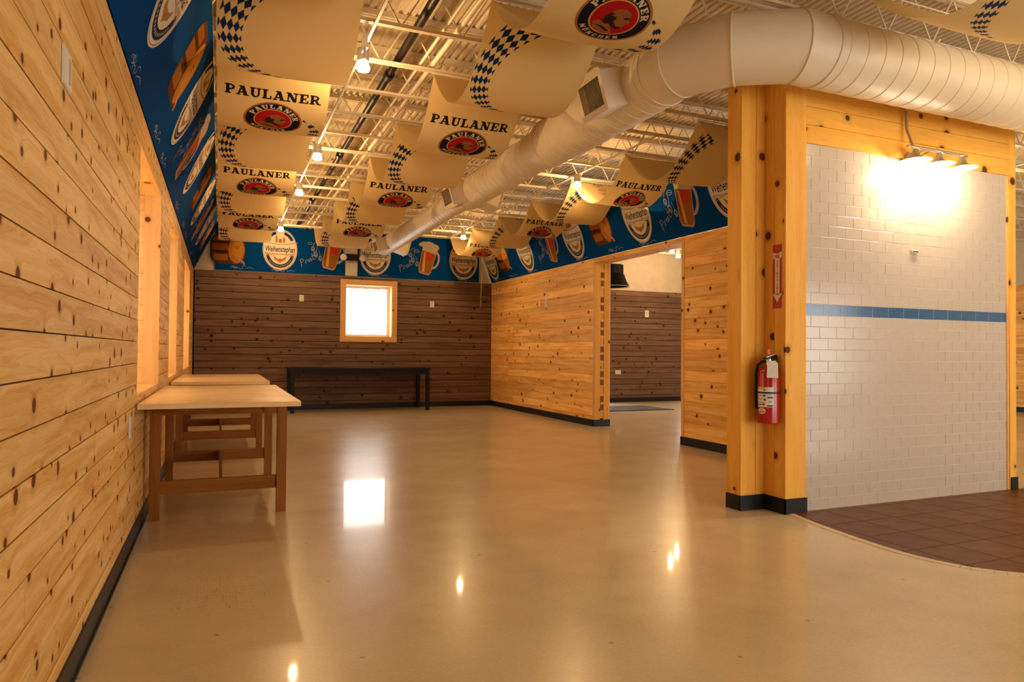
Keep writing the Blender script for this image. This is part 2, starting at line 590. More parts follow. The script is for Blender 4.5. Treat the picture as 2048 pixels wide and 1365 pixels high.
tg = NT('dimming_window_glass')  # unseen panes, tinted to dim the daylight through the openings
tb, ts_ = tg.n('ShaderNodeBsdfTransparent'), tg.n('ShaderNodeBsdfGlossy')
tb.inputs[0].default_value = (0.66, 0.58, 0.48, 1)
ts_.inputs['Roughness'].default_value = 0.02
tm = tg.n('ShaderNodeMixShader')
tm.inputs[0].default_value = 0.05
tg.t.links.new(tb.outputs[0], tm.inputs[1])
tg.t.links.new(ts_.outputs[0], tm.inputs[2])
tg.t.links.new(tm.outputs[0], tg.t.nodes['Material Output'].inputs[0])
M['tint'] = tg.m
for w in [o for o in bpy.data.objects if o.name.startswith('window_') and o.type == 'EMPTY' and o.name != 'window_1']:
    d = next(b for a, b in LO if a < w.location.y < b)-w.location.y
    bbox('pane', w, -0.01, -0.006, -d+0.05, d-0.05, 0.05, LOZ[1]-LOZ[0]-0.05, M['tint'])
bbox('pane', w1, -hx+0.06, hx-0.06, 0.236, 0.240, -hz+0.06, hz-0.06, M['glass'])

d1 = struct('added_door_1', None, (11.0, BW+0.2, 0), 'unseen glazed double door added to light the next room')  # out of view, added to let daylight onto the next room's floor
for q in ((-1.0, -0.93), (-0.04, 0.04), (0.93, 1.0)):
    bbox('door_stile', d1, q[0], q[1], 0, 0.05, 0.0, 2.3, M['black'])
for z in (0.0, 2.2):
    for q in ((-0.93, -0.04), (0.04, 0.93)):
        bbox('door_rail', d1, q[0], q[1], 0, 0.05, z, z+0.1, M['black'])

d2 = struct('added_door_2', None, (6.75, BW+0.2, 0), 'unseen glazed entrance door added behind the partition to light the next room')  # out of view, added for more daylight; the mat suggests an entrance
for q in ((-0.9, -0.83), (-0.04, 0.04), (0.83, 0.9)):
    bbox('door_stile', d2, q[0], q[1], 0, 0.05, 0.0, 2.3, M['black'])
for z in (0.0, 2.2):
    for q in ((-0.83, -0.04), (0.04, 0.83)):
        bbox('door_rail', d2, q[0], q[1], 0, 0.05, z, z+0.1, M['black'])
for q in ((-0.83, -0.04), (0.04, 0.83)):
    bbox('pane', d2, q[0], q[1], 0.022, 0.028, 0.1, 2.2, M['glass'])
for q in ((-0.93, -0.04), (0.04, 0.93)):
    bbox('pane', d1, q[0], q[1], 0.022, 0.028, 0.1, 2.2, M['glass'])

# ---- right partition: pale pine boards, wide opening to the next room
wr = struct('wall_right', None, (RP, 0, 0), 'pale knotty pine partition with a wide opening')
TH = 0.262
YO0, YO1, Y2 = 6.95, 9.07, 5.2
MB().box(0.016, TH-0.016, YO1+0.05, BW+0.02, 0, ZW-0.002).box(0.016, TH-0.016, Y2, YO0-0.03, 0, ZW-0.002).build('backing', M['gap'], wr)
for (a, b, z0, z1) in rows_minus(YO1+0.035, BW-0.002, [], ROWS)+rows_minus(Y2, YO0-0.05, [], ROWS):
    if z1 > ZW-0.01:
        a = YO1+0.035 if a > YO0 else Y2
    for p, q in split_len(a, b, 3.4):
        j = random.uniform(-0.0008, 0.0008)
        bbox('board', wr, -j, 0.016, p+0.0005, q-0.0005, z0+0.0012, z1-0.0012, M['pineY'])
    bbox('board', wr, TH-0.016, TH, a, b, z0+0.0008, z1-0.0008, M['pineY'])
# header over the opening
bbox('header', wr, 0.0, TH, YO0-0.05, YO1+0.04, ZW-0.058, ZW, M['pineY'])
# end post of the far part: corner trim, board ends between two posts
bbox('corner_trim', wr, -0.006, 0.020, YO1-0.002, YO1+0.0345, 0.0, ZW-0.06, M['cpineZ'])
bbox('end_post', wr, 0.0205, 0.100, YO1, YO1+0.048, 0.0, ZW-0.06, M['amberZ'])
bbox('end_post', wr, 0.165, 0.236, YO1, YO1+0.048, 0.0, ZW-0.06, M['amberZ'])
bbox('corner_trim', wr, 0.2365, TH+0.006, YO1-0.002, YO1+0.0345, 0.0, ZW-0.06, M['cpineZ'])
for k in range(19):
    z0 = ZW-0.16-0.1235*k
    if z0 < 0.06:
        break
    bbox('end_grain_block', wr, 0.104, 0.161, YO1+0.012, YO1+0.048, z0, z0+0.085, M['tableZ' if k % 3 else 'amberZ'])
    bbox('spacer_block', wr, 0.1005, 0.1645, YO1+0.004, YO1+0.048, z0+0.0855, z0+0.123, M['cpineX'])
# end of the near part
bbox('corner_trim', wr, -0.006, 0.020, YO0-0.052, YO0, 0.0, ZW-0.06, M['cpineZ'])
bbox('end_post', wr, 0.0205, TH, YO0-0.03, YO0-0.001, 0.0, ZW-0.06, M['cpineZ'])
bm = MB()
bm.box(-0.010, 0.0, YO1-0.008, BW-0.01, 0, 0.10).box(-0.010, TH+0.006, YO1-0.012, YO1-0.003, 0, 0.10)
bm.box(-0.010, 0.0, Y2, YO0+0.004, 0, 0.10).box(-0.010, TH, YO0+0.0005, YO0+0.008, 0, 0.10)
bm.build('baseboard_right', M['rubber'], None, (RP, 0, 0))['kind'] = 'structure'

# ---- walls far right and behind the camera
wf = struct('wall_far_right', None, (XR, 0, 0), 'pine boarded wall at the far end of the next room')
MB().box(0.016, 0.2, YF, BW+0.3, 0, ZD).build('upper_wall', M['cream'], wf)
for (a, b, z0, z1) in rows_minus(5.0, BW-0.02, [], ROWS):
    for p, q in split_len(a, b, 3.6):
        bbox('board', wf, 0.0, 0.0159, p, q, z0+G, z1-G, M['pineY'])
MB().box(-0.01, 0, YF, BW, 0, 0.10).build('baseboard_far_right', M['rubber'], None, (XR, 0, 0))['kind'] = 'structure'
wn = MB()
ex = [LW-0.3]+[e for ab in FWIN for e in ab]+[XR+0.2]
for i in range(0, len(ex), 2):
    wn.box(ex[i], ex[i+1], YF-0.2, YF, 0, ZD)
for a, b in FWIN:
    wn.box(a, b, YF-0.2, YF, 0, 0.3).box(a, b, YF-0.2, YF, 2.4, ZD)
struct('wall_front', wn.mesh('wall_front', M['cream']), label='cream wall with shop windows opposite the dark wall')

# ---- ceiling: ribbed steel deck
pts = []
pit = 0.066
x = LW-0.2
while x < XR+0.2:
    for dx, z in ((0.0, 0.0), (0.022, 0.0), (0.031, 0.026), (0.057, 0.026)):
        pts.append((x+dx, z))
    x += pit
dk = MB()
for xx, z in pts:
    dk.v += [(xx, YF-0.2, ZD+z), (xx, BW+0.3, ZD+z)]
for i in range(len(pts)-1):
    dk.f.append((2*i, 2*i+1, 2*i+3, 2*i+2))
    dk.mi.append(0)
dk.box(LW-0.6, XR+0.2, YF-0.2, BW+0.3, ZD+0.06, ZD+0.12)
struct('ceiling', dk.mesh('ceiling', M['deck']), label='cream painted ribbed steel roof deck')

# ---- white tiled wall piece with pine surround
TX0, TX1 = 3.77, 6.018
wt = struct('wall_tiled', None, (0, TY, 0), 'white tiled wall with a blue tile stripe under pine boards')
MB().box(TX0, 6.06, 0.003, 0.20, 0, 3.06).build('backing', M['grout'], wt)
PX, PZ, g = 0.1635, 0.0809, 0.0026
cells = []
for r in range(32):
    off = 3.924-PX if r % 2 == 1 else 4.006-PX
    if r == 17:
        off = 3.958-PX
    xx = off-PX
    while xx < TX1:
        a, b = max(xx, TX0), min(xx+PX, TX1)
        if b-a > 0.012:
            cells.append((r, a, b))
        xx += PX
cells.sort(key=lambda q: (q[1]+q[2])/2)
rest = MB()
nt = 0
for (r, a, b) in cells:
    z0, z1 = r*PZ+g/2, (r+1)*PZ-g/2
    j = random.uniform(-0.0005, 0.0005)
    if r == 17:
        bbox('blue_tile', wt, a+g/2+0.0012, b-g/2-0.0012, 0.0012+j, 0.003, z0, z1, M['btile'])
    elif nt < 285:
        nt += 1
        key = (round(b-a, 3), 'tile')
        if key not in BOXC:
            w = key[0]-g
            h = PZ-g
            c_ = 0.0016
            m_ = MB()
            m_.v = [(c_, 0.0010, c_), (w-c_, 0.0010, c_), (w-c_, 0.0010, h-c_), (c_, 0.0010, h-c_), (0, 0.0018, 0), (w, 0.0018, 0), (w, 0.0018, h), (0, 0.0018, h), (0, 0.003, 0), (w, 0.003, 0), (w, 0.003, h), (0, 0.003, h)]
            m_.f = [(0, 1, 2, 3), (4, 5, 1, 0), (5, 6, 2, 1), (6, 7, 3, 2), (7, 4, 0, 3), (8, 9, 5, 4), (9, 10, 6, 5), (10, 11, 7, 6), (11, 8, 4, 7)]
            m_.mi = [0]*9
            BOXC[key] = m_.mesh('tile', M['tile'])
        o = link('tile', BOXC[key], wt, (a+g/2, j, z0))
        o.rotation_euler = (random.uniform(-.003, .003), 0, random.uniform(-.0015, .0015))
    else:
        rest.box(a+g/2, b-g/2, 0.0010+j, 0.003, z0, z1)
rest.build('tile_field', M['tile'], wt)['kind'] = 'stuff'
zt = 32*PZ
for k, (z0, z1) in enumerate(((zt, 2.719), (2.719, 2.847), (2.847, 2.975), (2.975, 3.06))):
    bbox('board', wt, TX0, 5.985, -0.016, 0.003, z0+0.0015, z1-0.0015, M['amberX'])
bbox('corner_post', wt, 5.985, 6.062, -0.020, 0.20, 0, 3.06, M['amberZ'])
bbox('edge_trim', wt, 5.972, 5.986, -0.010, 0.002, 0, zt, M['cpineZ'])
MB().box(5.99, 6.07, -0.030, -0.0205, 0, 0.105).build('baseboard_tiled', M['rubber'], None, (0, TY, 0))['kind'] = 'structure'

# ---- pine clad pillar (cross-shaped corner)
pl = thing('pillar', 'knotty amber pine clad pillar carrying the fire extinguisher', 'pillar', (3.375, 3.685, 0))
PH = 3.06
MB().box(0.015, 0.40, 0.215, 0.36, 0, PH).box(0.225, 0.40, 0.015, 0.215, 0, PH).build('core', M['gap'], pl)
bbox('plank', pl, 0.0, 0.016, 0.2165, 0.345, 0, PH, M['amberZ'])          # left face
bbox('plank', pl, 0.0, 0.128, 0.2, 0.216, 0, PH, M['amberZ'])           # stepped face, two planks
bbox('plank', pl, 0.1308, 0.2095, 0.2, 0.216, 0, PH, M['amberZ'])
bbox('plank', pl, 0.21, 0.226, 0.1075, 0.1995, 0, PH, M['amberZ'])      # inner side, two planks
bbox('plank', pl, 0.21, 0.226, 0.0165, 0.1045, 0, PH, M['amberZ'])
bbox('plank', pl, 0.211, 0.395, 0.0, 0.016, 0, PH, M['amberZ'])         # front edge
b = MB()
for q in ((-0.009, 0.0, 0.192, 0.345), (-0.009, 0.21, 0.191, 0.2), (0.201, 0.21, -0.009, 0.191), (0.201, 0.402, -0.009, 0.0)):
    b.box(q[0], q[1], q[2], q[3], 0, 0.105)
b.build('base_trim', M['rubber'], pl)

# ---- brown quarry tile floor zone with its pale curved edge strip
cur = [(3.66, 3.70), (3.62, 3.55), (3.58, 3.38), (3.545, 3.12), (3.52, 2.89), (3.52, 2.70), (3.55, 2.55), (3.61, 2.40), (3.75, 2.25), (3.98, 2.10), (4.35, 1.97), (4.9, 1.88), (5.8, 1.83), (6.9, 1.82)]


def smooth(pl_, it=2):
    for _ in range(it):
        out = [pl_[0]]
        for a, b_ in zip(pl_[:-1], pl_[1:]):
            out += [(a[0]*.75+b_[0]*.25, a[1]*.75+b_[1]*.25), (a[0]*.25+b_[0]*.75, a[1]*.25+b_[1]*.75)]
        out.append(pl_[-1])
        pl_ = out
    return pl_


cur = smooth(cur)
region = cur+[(6.9, 3.70)]


def clip(poly, ax, v, keep_less):
    out = []
    for i in range(len(poly)):
        p, q = poly[i], poly[(i+1) % len(poly)]
        pi, qi = (p[ax] <= v) == keep_less or p[ax] == v, (q[ax] <= v) == keep_less or q[ax] == v
        if pi:
            out.append(p)
        if pi != qi:
            t = (v-p[ax])/(q[ax]-p[ax])
            out.append((p[0]+(q[0]-p[0])*t, p[1]+(q[1]-p[1])*t))
    return out


ft = struct('floor_tiles', None, (0, 0, 0), 'brown quarry tile floor in front of the white tiled wall')
MB().prism([(p[0], p[1], 0.0005) for p in region], (0, 0, 0.002)).build('grout_bed', plain('brown_grout', (0.10, 0.040, 0.015), 0.8), ft)
T = 0.30
for i in range(11, 24):
    for k in range(5, 13):
        x0, y0 = i*T+0.02, k*T+0.05
        p = region
        for ax, v, less in ((0, x0+0.0035, False), (0, x0+T-0.0035, True), (1, y0+0.0035, False), (1, y0+T-0.0035, True)):
            p = clip(p, ax, v, less)
            if len(p) < 3:
                break
        if len(p) < 3:
            continue
        ar = abs(sum(p[a][0]*p[(a+1) % len(p)][1]-p[(a+1) % len(p)][0]*p[a][1] for a in range(len(p)))/2)
        if ar < 0.002:
            continue
        MB().prism([(q[0]-x0, q[1]-y0, 0.0024) for q in p], (0, 0, 0.0016)).build('floor_tile', M['quarry'], ft, (x0, y0, 0))
ed = MB()
for i in range(len(cur)-1):
    a, b_ = Vector((*cur[i], 0)), Vector((*cur[i+1], 0))
    d = (b_-a).normalized()
    n = Vector((d.y, -d.x, 0))*0.042
    if n.x > 0:
        n = -n if abs(d.y) > 0.5 else n
    n = Vector((-abs(n.x), -abs(n.y), 0))
    ed.poly([(a.x, a.y, .0046), (b_.x, b_.y, .0046), (b_.x+n.x, b_.y+n.y, .0046), (a.x+n.x, a.y+n.y, .0046)])
    ed.poly([(a.x+n.x, a.y+n.y, .0046), (b_.x+n.x, b_.y+n.y, .0046), (b_.x+n.x*1.15, b_.y+n.y*1.15, .0004), (a.x+n.x*1.15, a.y+n.y*1.15, .0004)])
ed.build('edge_strip', plain('pale_edge_strip', (0.66, 0.53, 0.35), 0.4), ft)

# ================================================================== CEILING THINGS
ZJ = 3.30           # underside of the joists
JY = [5.28+0.633*k for k in range(-14, 13)]
JX0, JX1 = LW+0.01, XR-0.02
tc_ = MB().box(JX0, JX1, -0.032, -0.005, ZD-0.045, ZD-0.001).box(JX0, JX1, 0.005, 0.032, ZD-0.045, ZD-0.001).mesh('top_chord', M['steel'])
bc_ = MB().box(JX0, JX1, -0.020, -0.016, ZJ, ZJ+0.024).box(JX0, JX1, -0.020, -0.003, ZJ, ZJ+0.004).box(JX0, JX1, 0.016, 0.020, ZJ, ZJ+0.024).box(JX0, JX1, 0.003, 0.020, ZJ, ZJ+0.004).mesh('bottom_chord', M['steel'])
wbm = MB()
n = int((JX1-JX0)/0.22)
zz = [(JX0+0.22*i, 0, (ZJ+0.012) if i % 2 else (ZD-0.02)) for i in range(n)]
for p, q in zip(zz[:-1], zz[1:]):
    wbm.tube([p, q], 0.0065, 6)
wb_ = wbm.mesh('web', M['steel'])
for y in JY:
    t = thing('bar_joist', 'cream steel bar joist with zigzag web under the roof deck', 'joist', (0, y, 0), 'bar joists across the ceiling')
    link('top_chord', tc_, t)
    link('bottom_chord', bc_, t)
    link('web', wb_, t)

# ---- pipes and conduits along the room
t = thing('sprinkler_pipe', 'long black steel pipe running through the joists', 'pipe', (1.245, 0, 3.41))
MB().tube([(0, YF+0.05, 0), (0.05, BW-0.02, 0)], 0.031, 14).build('pipe_run', M['espresso'], t, smooth=True)
for y in (5.75, 8.35, 11.0):
    MB().lathe([(-0.04, 0.043), (0.04, 0.043)], (0.03, y, 0), (0, 1, 0), 14).build('coupling', M['black'], t, smooth=True)
for dx, r, nm, dz in ((1.42, 0.012, 'thin cream conduit strapped beside the black pipe', 3.352), (1.52, 0.020, 'thick cream conduit strapped beside the black pipe', 3.362)):
    tag(MB().tube([(dx, YF+0.05, dz), (dx, BW-0.02, dz)], r, 10).build('conduit', M['steel'], None, smooth=True), nm, 'conduit')


# ---- round air duct with an elbow
def ribbed(y0, y1, r, step=0.13):
    prof = [(y0, r)]
    y = y0+step*0.5
    while y < y1-0.02:
        prof += [(y-0.012, r), (y-0.006, r), (y-0.002, r+0.0035), (y+0.002, r+0.0035), (y+0.006, r), (y+0.012, r)]
        y += step
    prof.append((y1, r))
    return prof


DX, DZ, DYc, RB = 2.83, 3.052, 3.36, 0.68
RD = 0.222
du = thing('air_duct', 'cream spiral air duct bending over the tiled wall', 'duct', (DX, DYc, DZ))
MB().lathe([(y-DYc, r) for y, r in ribbed(8.2, 13.0, 0.155)], (0, 0, 0), (0, 1, 0), 36).build('duct_section', M['duct'], du, smooth=True)
MB().lathe([(y-DYc, r) for y, r in ribbed(5.95, 8.2, 0.187)], (0, 0, 0), (0, 1, 0), 36).build('duct_section', M['duct'], du, smooth=True)
MB().lathe([(y-DYc, r) for y, r in ribbed(DYc+RB, 5.85, RD)], (0, 0, 0), (0, 1, 0), 40).build('duct_section', M['duct'], du, smooth=True)
MB().lathe([(5.78-DYc, RD+0.004), (5.85-DYc, RD+0.004), (5.99-DYc, 0.191), (6.05-DYc, 0.191)], (0, 0, 0), (0, 1, 0), 40).build('reducer', M['duct'], du, smooth=True)
MB().lathe([(8.14-DYc, 0.191), (8.18-DYc, 0.191), (8.26-DYc, 0.159), (8.3-DYc, 0.159)], (0, 0, 0), (0, 1, 0), 36).build('reducer', M['duct'], du, smooth=True)
MB().lathe([(x, r) for x, r in ribbed(RB, 5.1, RD, 0.15)], (0, 0, 0), (1, 0, 0), 40).build('duct_section', M['duct'], du, smooth=True)
angs = [0, 18, 54, 90]                      # elbow gores, straight pieces meeting at mitres
NG = 4
cen = (RB, RB)
mit = [math.radians(a) for a in (0, 15, 45, 75, 90)]


def ringpts(a, r):
    """mitre ring at angle a around the elbow centre (a=0 start on the Y run)"""
    out = []
    rad = Vector((-math.cos(a), -math.sin(a), 0))
    c0 = Vector((cen[0], cen[1], 0))
    k = 1.0/math.cos(math.radians(15)) if 0.01 < a < 1.56 else 1.0
    for i in range(40):
        w = 2*math.pi*i/40
        out.append(c0+rad*((RB+r*math.cos(w))*k)+Vector((0, 0, r*math.sin(w))))
    return out


for i in range(4):
    g_ = MB()
    A, B = ringpts(mit[i], RD), ringpts(mit[i+1], RD)
    g_.v = [tuple(p) for p in A+B]
    for k in range(40):
        g_.f.append((k, (k+1) % 40, 40+(k+1) % 40, 40+k))
        g_.mi.append(0)
    g_.build('elbow_gore', M['duct'], du, smooth=True)
for i in range(5):
    pts = ringpts(mit[i], RD+0.002)
    MB().tube(pts+[pts[0]], 0.0055, 6, caps=False).build('seam', M['duct'], du, smooth=True)
for y, r, sd, w, h, dp in ((4.42, RD, -1, 0.36, 0.27, 0.15), (8.02, 0.187, -1, 0.36, 0.25, 0.15), (12.35, 0.155, -1, 0.36, 0.22, 0.15), (8.05, 0.187, 1, 0.36, 0.22, 0.15), (12.45, 0.155, 1, 0.36, 0.22, 0.15)):
    # register box leaning slightly down
    e = link('air_register', None, du, (sd*(r-0.06), y-DYc, -0.03))
    e.rotation_euler = (0, sd*math.radians(17), 0)
    x0, x1 = (0.0, dp+0.06) if sd > 0 else (-dp-0.06, 0.0)
    xf = dp+0.06 if sd > 0 else -dp-0.06
    hb = h/2
    m_ = MB().box(min(x0, x1), max(x0, x1), -w/2+0.01, -w/2+0.02, -hb, hb).box(min(x0, x1), max(x0, x1), w/2-0.02, w/2-0.01, -hb, hb)
    m_.box(x0, x1, -w/2+0.02, w/2-0.02, -hb, -hb+0.01).box(x0, x1, -w/2+0.02, w/2-0.02, hb-0.01, hb)
    m_.build('register_box', M['duct'], e)
    f = MB()
    t0 = 0.035
    for q in ((-w/2, w/2, -hb-0.012, -hb+t0), (-w/2, w/2, hb-t0, hb+0.012), (-w/2, -w/2+t0, -hb+t0, hb-t0), (w/2-t0, w/2, -hb+t0, hb-t0)):
        f.box(min(xf, xf+sd*0.008), max(xf, xf+sd*0.008), q[0], q[1], q[2], q[3])
    f.build('register_frame', M['duct'], e)
    MB().box(min(xf-sd*0.06, xf-sd*0.055), max(xf-sd*0.06, xf-sd*0.055), -w/2+0.02, w/2-0.02, -hb+0.01, hb-0.01).build('register_throat', M['espresso'], e)
    lv = MB()
    nl = 17
    for k in range(nl):
        yy = -w/2+t0+(w-2*t0)*(k+0.5)/nl
        lv.prism([(xf-sd*0.004, yy-0.001, -hb+t0-0.004), (xf-sd*0.004, yy+0.001, -hb+t0-0.004), (xf-sd*0.010, yy+0.003, -hb+t0-0.004), (xf-sd*0.010, yy+0.001, -hb+t0-0.004)], (0, 0, h-2*t0+0.008))
    lv.build('louvres', M['steel'], e)
for x in (1.6, 3.6, 4.6):
    MB().tube([(x, 0.03, RD-0.01), (x+0.01, 0.03, ZJ-DZ-0.002)], 0.006, 6).build('hanger', M['steel'], du)
    MB().tube([(x+0.12, -0.06, RD-0.02), (x+0.16, -0.07, ZJ-DZ-0.002)], 0.008, 6).build('hanger', M['steel'], du)


# ================================================================== PRINTED CLOTH
def f_box(x, y, x0, y0, x1, y1):
    cx, cy, hx_, hy_ = (x0+x1)/2, (y0+y1)/2, (x1-x0)/2, (y1-y0)/2
    dx, dy = np.abs(x-cx)-hx_, np.abs(y-cy)-hy_
    return -(np.hypot(np.maximum(dx, 0), np.maximum(dy, 0))+np.minimum(np.maximum(dx, dy), 0))


def f_segs(x, y, segs):
    """even-odd signed field of closed outlines given as segments"""
    d2 = np.full(x.shape, 1e9)
    ins = np.zeros(x.shape, bool)
    for (ax, ay, bx, by) in segs:
        ex_, ey = bx-ax, by-ay
        l2 = ex_*ex_+ey*ey
        if l2 < 1e-14:
            continue
        t_ = np.clip(((x-ax)*ex_+(y-ay)*ey)/l2, 0, 1)
        d2 = np.minimum(d2, (x-ax-t_*ex_)**2+(y-ay-t_*ey)**2)
        c1 = (ay > y) != (by > y)
        if abs(ey) > 1e-12:
            ins ^= c1 & (x < (y-ay)*ex_/ey+ax)
    d = np.sqrt(d2)
    return np.where(ins, d, -d)


def f_poly(x, y, pts):
    return f_segs(x, y, [(*pts[i], *pts[(i+1) % len(pts)]) for i in range(len(pts))])


def f_ell(x, y, cx, cy, rx, ry):
    return (1-np.sqrt(((x-cx)/rx)**2+((y-cy)/ry)**2))*min(rx, ry)


def U(*a):
    r = a[0]
    for b_ in a[1:]:
        r = np.maximum(r, b_)
    return r


def glyph(ch, x, y):
    B_ = lambda a, b_, c_, d_: f_box(x, y, a, b_, c_, d_)
    if ch in 'PR':
        bowl = np.minimum(f_ell(x, y, .42, .70, .44, .30), x-.2)
        hole = f_ell(x, y, .46, .71, .17, .15)
        f = U(np.minimum(U(bowl, B_(.1, 0, .40, 1), B_(0, .86, .45, 1)), -np.minimum(hole, x-.38)), B_(.1, 0, .38, .9), B_(0, 0, .52, .14))
        if ch == 'R':
            f = U(f, f_poly(x, y, [(.40, .50), (.66, .50), (1.02, 0), (.72, 0)]), B_(.68, 0, 1.08, .13))
        return f
    if ch == 'A':
        return U(f_poly(x, y, [(.10, 0), (.26, 0), (.60, 1), (.44, 1)]), f_poly(x, y, [(.38, 1), (.70, 1), (1.04, 0), (.72, 0)]), B_(.26, .24, .84, .38), B_(0, 0, .42, .13), B_(.60, 0, 1.14, .13), B_(.26, .87, .62, 1))
    if ch == 'U':
        arc = np.minimum(np.minimum(f_ell(x, y, .48, .38, .38, .40), -f_ell(x, y, .53, .40, .17, .25)), .40-y)
        return U(arc, B_(.10, .37, .38, 1), B_(.69, .37, .86, 1), B_(0, .87, .50, 1), B_(.56, .87, .98, 1))
    if ch == 'L':
        return U(B_(.12, 0, .40, 1), B_(0, 0, .84, .14), B_(.70, 0, .84, .38), B_(0, .87, .54, 1))
    if ch == 'N':
        return U(B_(.14, 0, .28, 1), f_poly(x, y, [(.06, 1), (.42, 1), (.98, 0), (.66, 0)]), B_(.80, 0, .95, 1), B_(0, 0, .44, .13), B_(0, .87, .36, 1), B_(.62, .87, 1.10, 1))
    if ch == 'E':
        return U(B_(.12, 0, .40, 1), B_(0, 0, .88, .14), B_(0, .86, .84, 1), B_(.3, .43, .64, .57), B_(.74, 0, .88, .36), B_(.70, .64, .84, 1), B_(.55, .32, .65, .68))
    if ch == 'M':
        return U(B_(.1, 0, .26, 1), B_(.9, 0, 1.1, 1), f_poly(x, y, [(.1, 1), (.36, 1), (.68, .25), (.52, .1)]), f_poly(x, y, [(.84, 1), (1.1, 1), (.68, .1), (.52, .1)]), B_(0, 0, .36, .12), B_(.8, 0, 1.2, .12))
    if ch == 'C':
        return np.minimum(np.minimum(f_ell(x, y, .5, .5, .46, .52), -f_ell(x, y, .56, .5, .24, .36)), -f_box(x, y, .72, .36, 1.2, .62))
    if ch == 'H':
        return U(B_(.12, 0, .36, 1), B_(.70, 0, .94, 1), B_(.3, .42, .8, .56), B_(0, 0, .48, .12), B_(.58, 0, 1.06, .12), B_(0, .88, .48, 1), B_(.58, .88, 1.06, 1))
    return np.full(x.shape, -9.0)


ADV = {'P': .93, 'A': 1.17, 'U': 1.06, 'L': .92, 'N': 1.16, 'E': .96, 'R': 1.08, 'M': 1.26, 'C': 1.0, 'H': 1.12}


def word(txt, x, y, sp=0.0):
    f = np.full(x.shape, -9.0)
    cx = 0.0
    for ch in txt:
        sel = (x > cx-.3) & (x < cx+1.6)
        if sel.any():
            f[sel] = np.maximum(f[sel], glyph(ch[0], x[sel]-cx, y[sel]))
        cx += ADV[ch]+sp
    return f


def word_len(txt, sp=0.0):
    return sum(ADV[c_]+sp for c_ in txt)-sp


def layered_material(name, base, layers, soft, cloth=False):
    t = NT(name)
    v, _ = t.obj()
    col = base
    for nm, c_ in layers:
        at = t.n('ShaderNodeAttribute', attribute_name=nm)
        f = t.rng(at.outputs['Fac'], -soft, soft, 0.0, 1.0, False)
        col = t.mix(f, col, c_)
    if cloth:
        wv = t.noise(v, 90.0, 2)
        gm_ = t.n('ShaderNodeNewGeometry')
        back = t.math('MULTIPLY', gm_.outputs['Backfacing'], 0.55)
        col = t.mix(back, col, base)
        t.done(col, 0.9, 0.0, wv, 0.05, 0.002, 0.15)
        tr = t.n('ShaderNodeBsdfTranslucent')
        t.put(tr.inputs[0], col)
        mx = t.n('ShaderNodeMixShader')
        mx.inputs[0].default_value = 0.22
        t.t.links.new(t.b.outputs[0], mx.inputs[1])
        t.t.links.new(tr.outputs[0], mx.inputs[2])
        t.t.links.new(mx.outputs[0], t.t.nodes['Material Output'].inputs[0])
        return t.m
    return t.done(col, 0.8, 0.0, None, spec=0.03)


def grid_mesh(name, verts, nx, ny, fields, mat, flip=False, keep=None):
    me = bpy.data.meshes.new(name)
    idx = np.arange(nx*ny).reshape(ny, nx)
    q = np.stack([idx[:-1, :-1], idx[:-1, 1:], idx[1:, 1:], idx[1:, :-1]], -1).reshape(-1, 4)
    if flip:
        q = q[:, ::-1]
    if keep is not None:
        k = keep.reshape(-1)
        q = q[k[q].any(1)]
        used = np.unique(q)
        remap = -np.ones(nx*ny, int)
        remap[used] = np.arange(len(used))
        q = remap[q]
        verts = verts[used]
        fields = {n_: f[used] for n_, f in fields.items()}
    nv, nf = len(verts), len(q)
    me.vertices.add(nv)
    me.vertices.foreach_set('co', verts.astype(np.float32).ravel())
    me.loops.add(nf*4)
    me.loops.foreach_set('vertex_index', q.astype(np.int32).ravel())
    me.polygons.add(nf)
    me.polygons.foreach_set('loop_start', np.arange(0, nf*4, 4, dtype=np.int32))
    me.polygons.foreach_set('loop_total', np.full(nf, 4, np.int32))
    me.polygons.foreach_set('use_smooth', np.ones(nf, bool))
    me.update()
    for n_, f in fields.items():
        at = me.attributes.new(n_, 'FLOAT', 'POINT')
        at.data.foreach_set('value', np.clip(f, -1, 1).astype(np.float32))
    me.materials.append(mat)
    return me


# ---- the hanging beer flags: lettering and emblem on the first sag, diamond ribbon on the second
BWID, SPAN, SAG = 0.80, 1.266, 0.40
NXB = 161
uu = np.linspace(0, 1, 2001)
zp = -4*SAG*uu*(1-uu)
sl = np.concatenate([[0], np.cumsum(np.hypot(np.diff(uu*SPAN), np.diff(zp)))])
ARC = sl[-1]
NYB = 2*int(ARC/0.0052)+1
sb = np.linspace(0, 2*ARC, NYB)
loc_s = np.where(sb <= ARC, sb, sb-ARC)
ub = np.interp(loc_s, sl, uu)
yb = np.where(sb <= ARC, ub*SPAN, SPAN+ub*SPAN)
zb = -4*SAG*ub*(1-ub)
s_at = lambda u: float(np.interp(u, uu, sl))
X, Sg = np.meshgrid(np.linspace(0, BWID, NXB), sb)
X, Sg = X.ravel(), Sg.ravel()
fld = {}
txt = 'PAULANER'
w_ = 0.695
caph = w_/word_len(txt)
sbase = s_at(0.222)
fld['black_print'] = word(txt, (X-0.052)/caph, (sbase-Sg)/caph)*caph
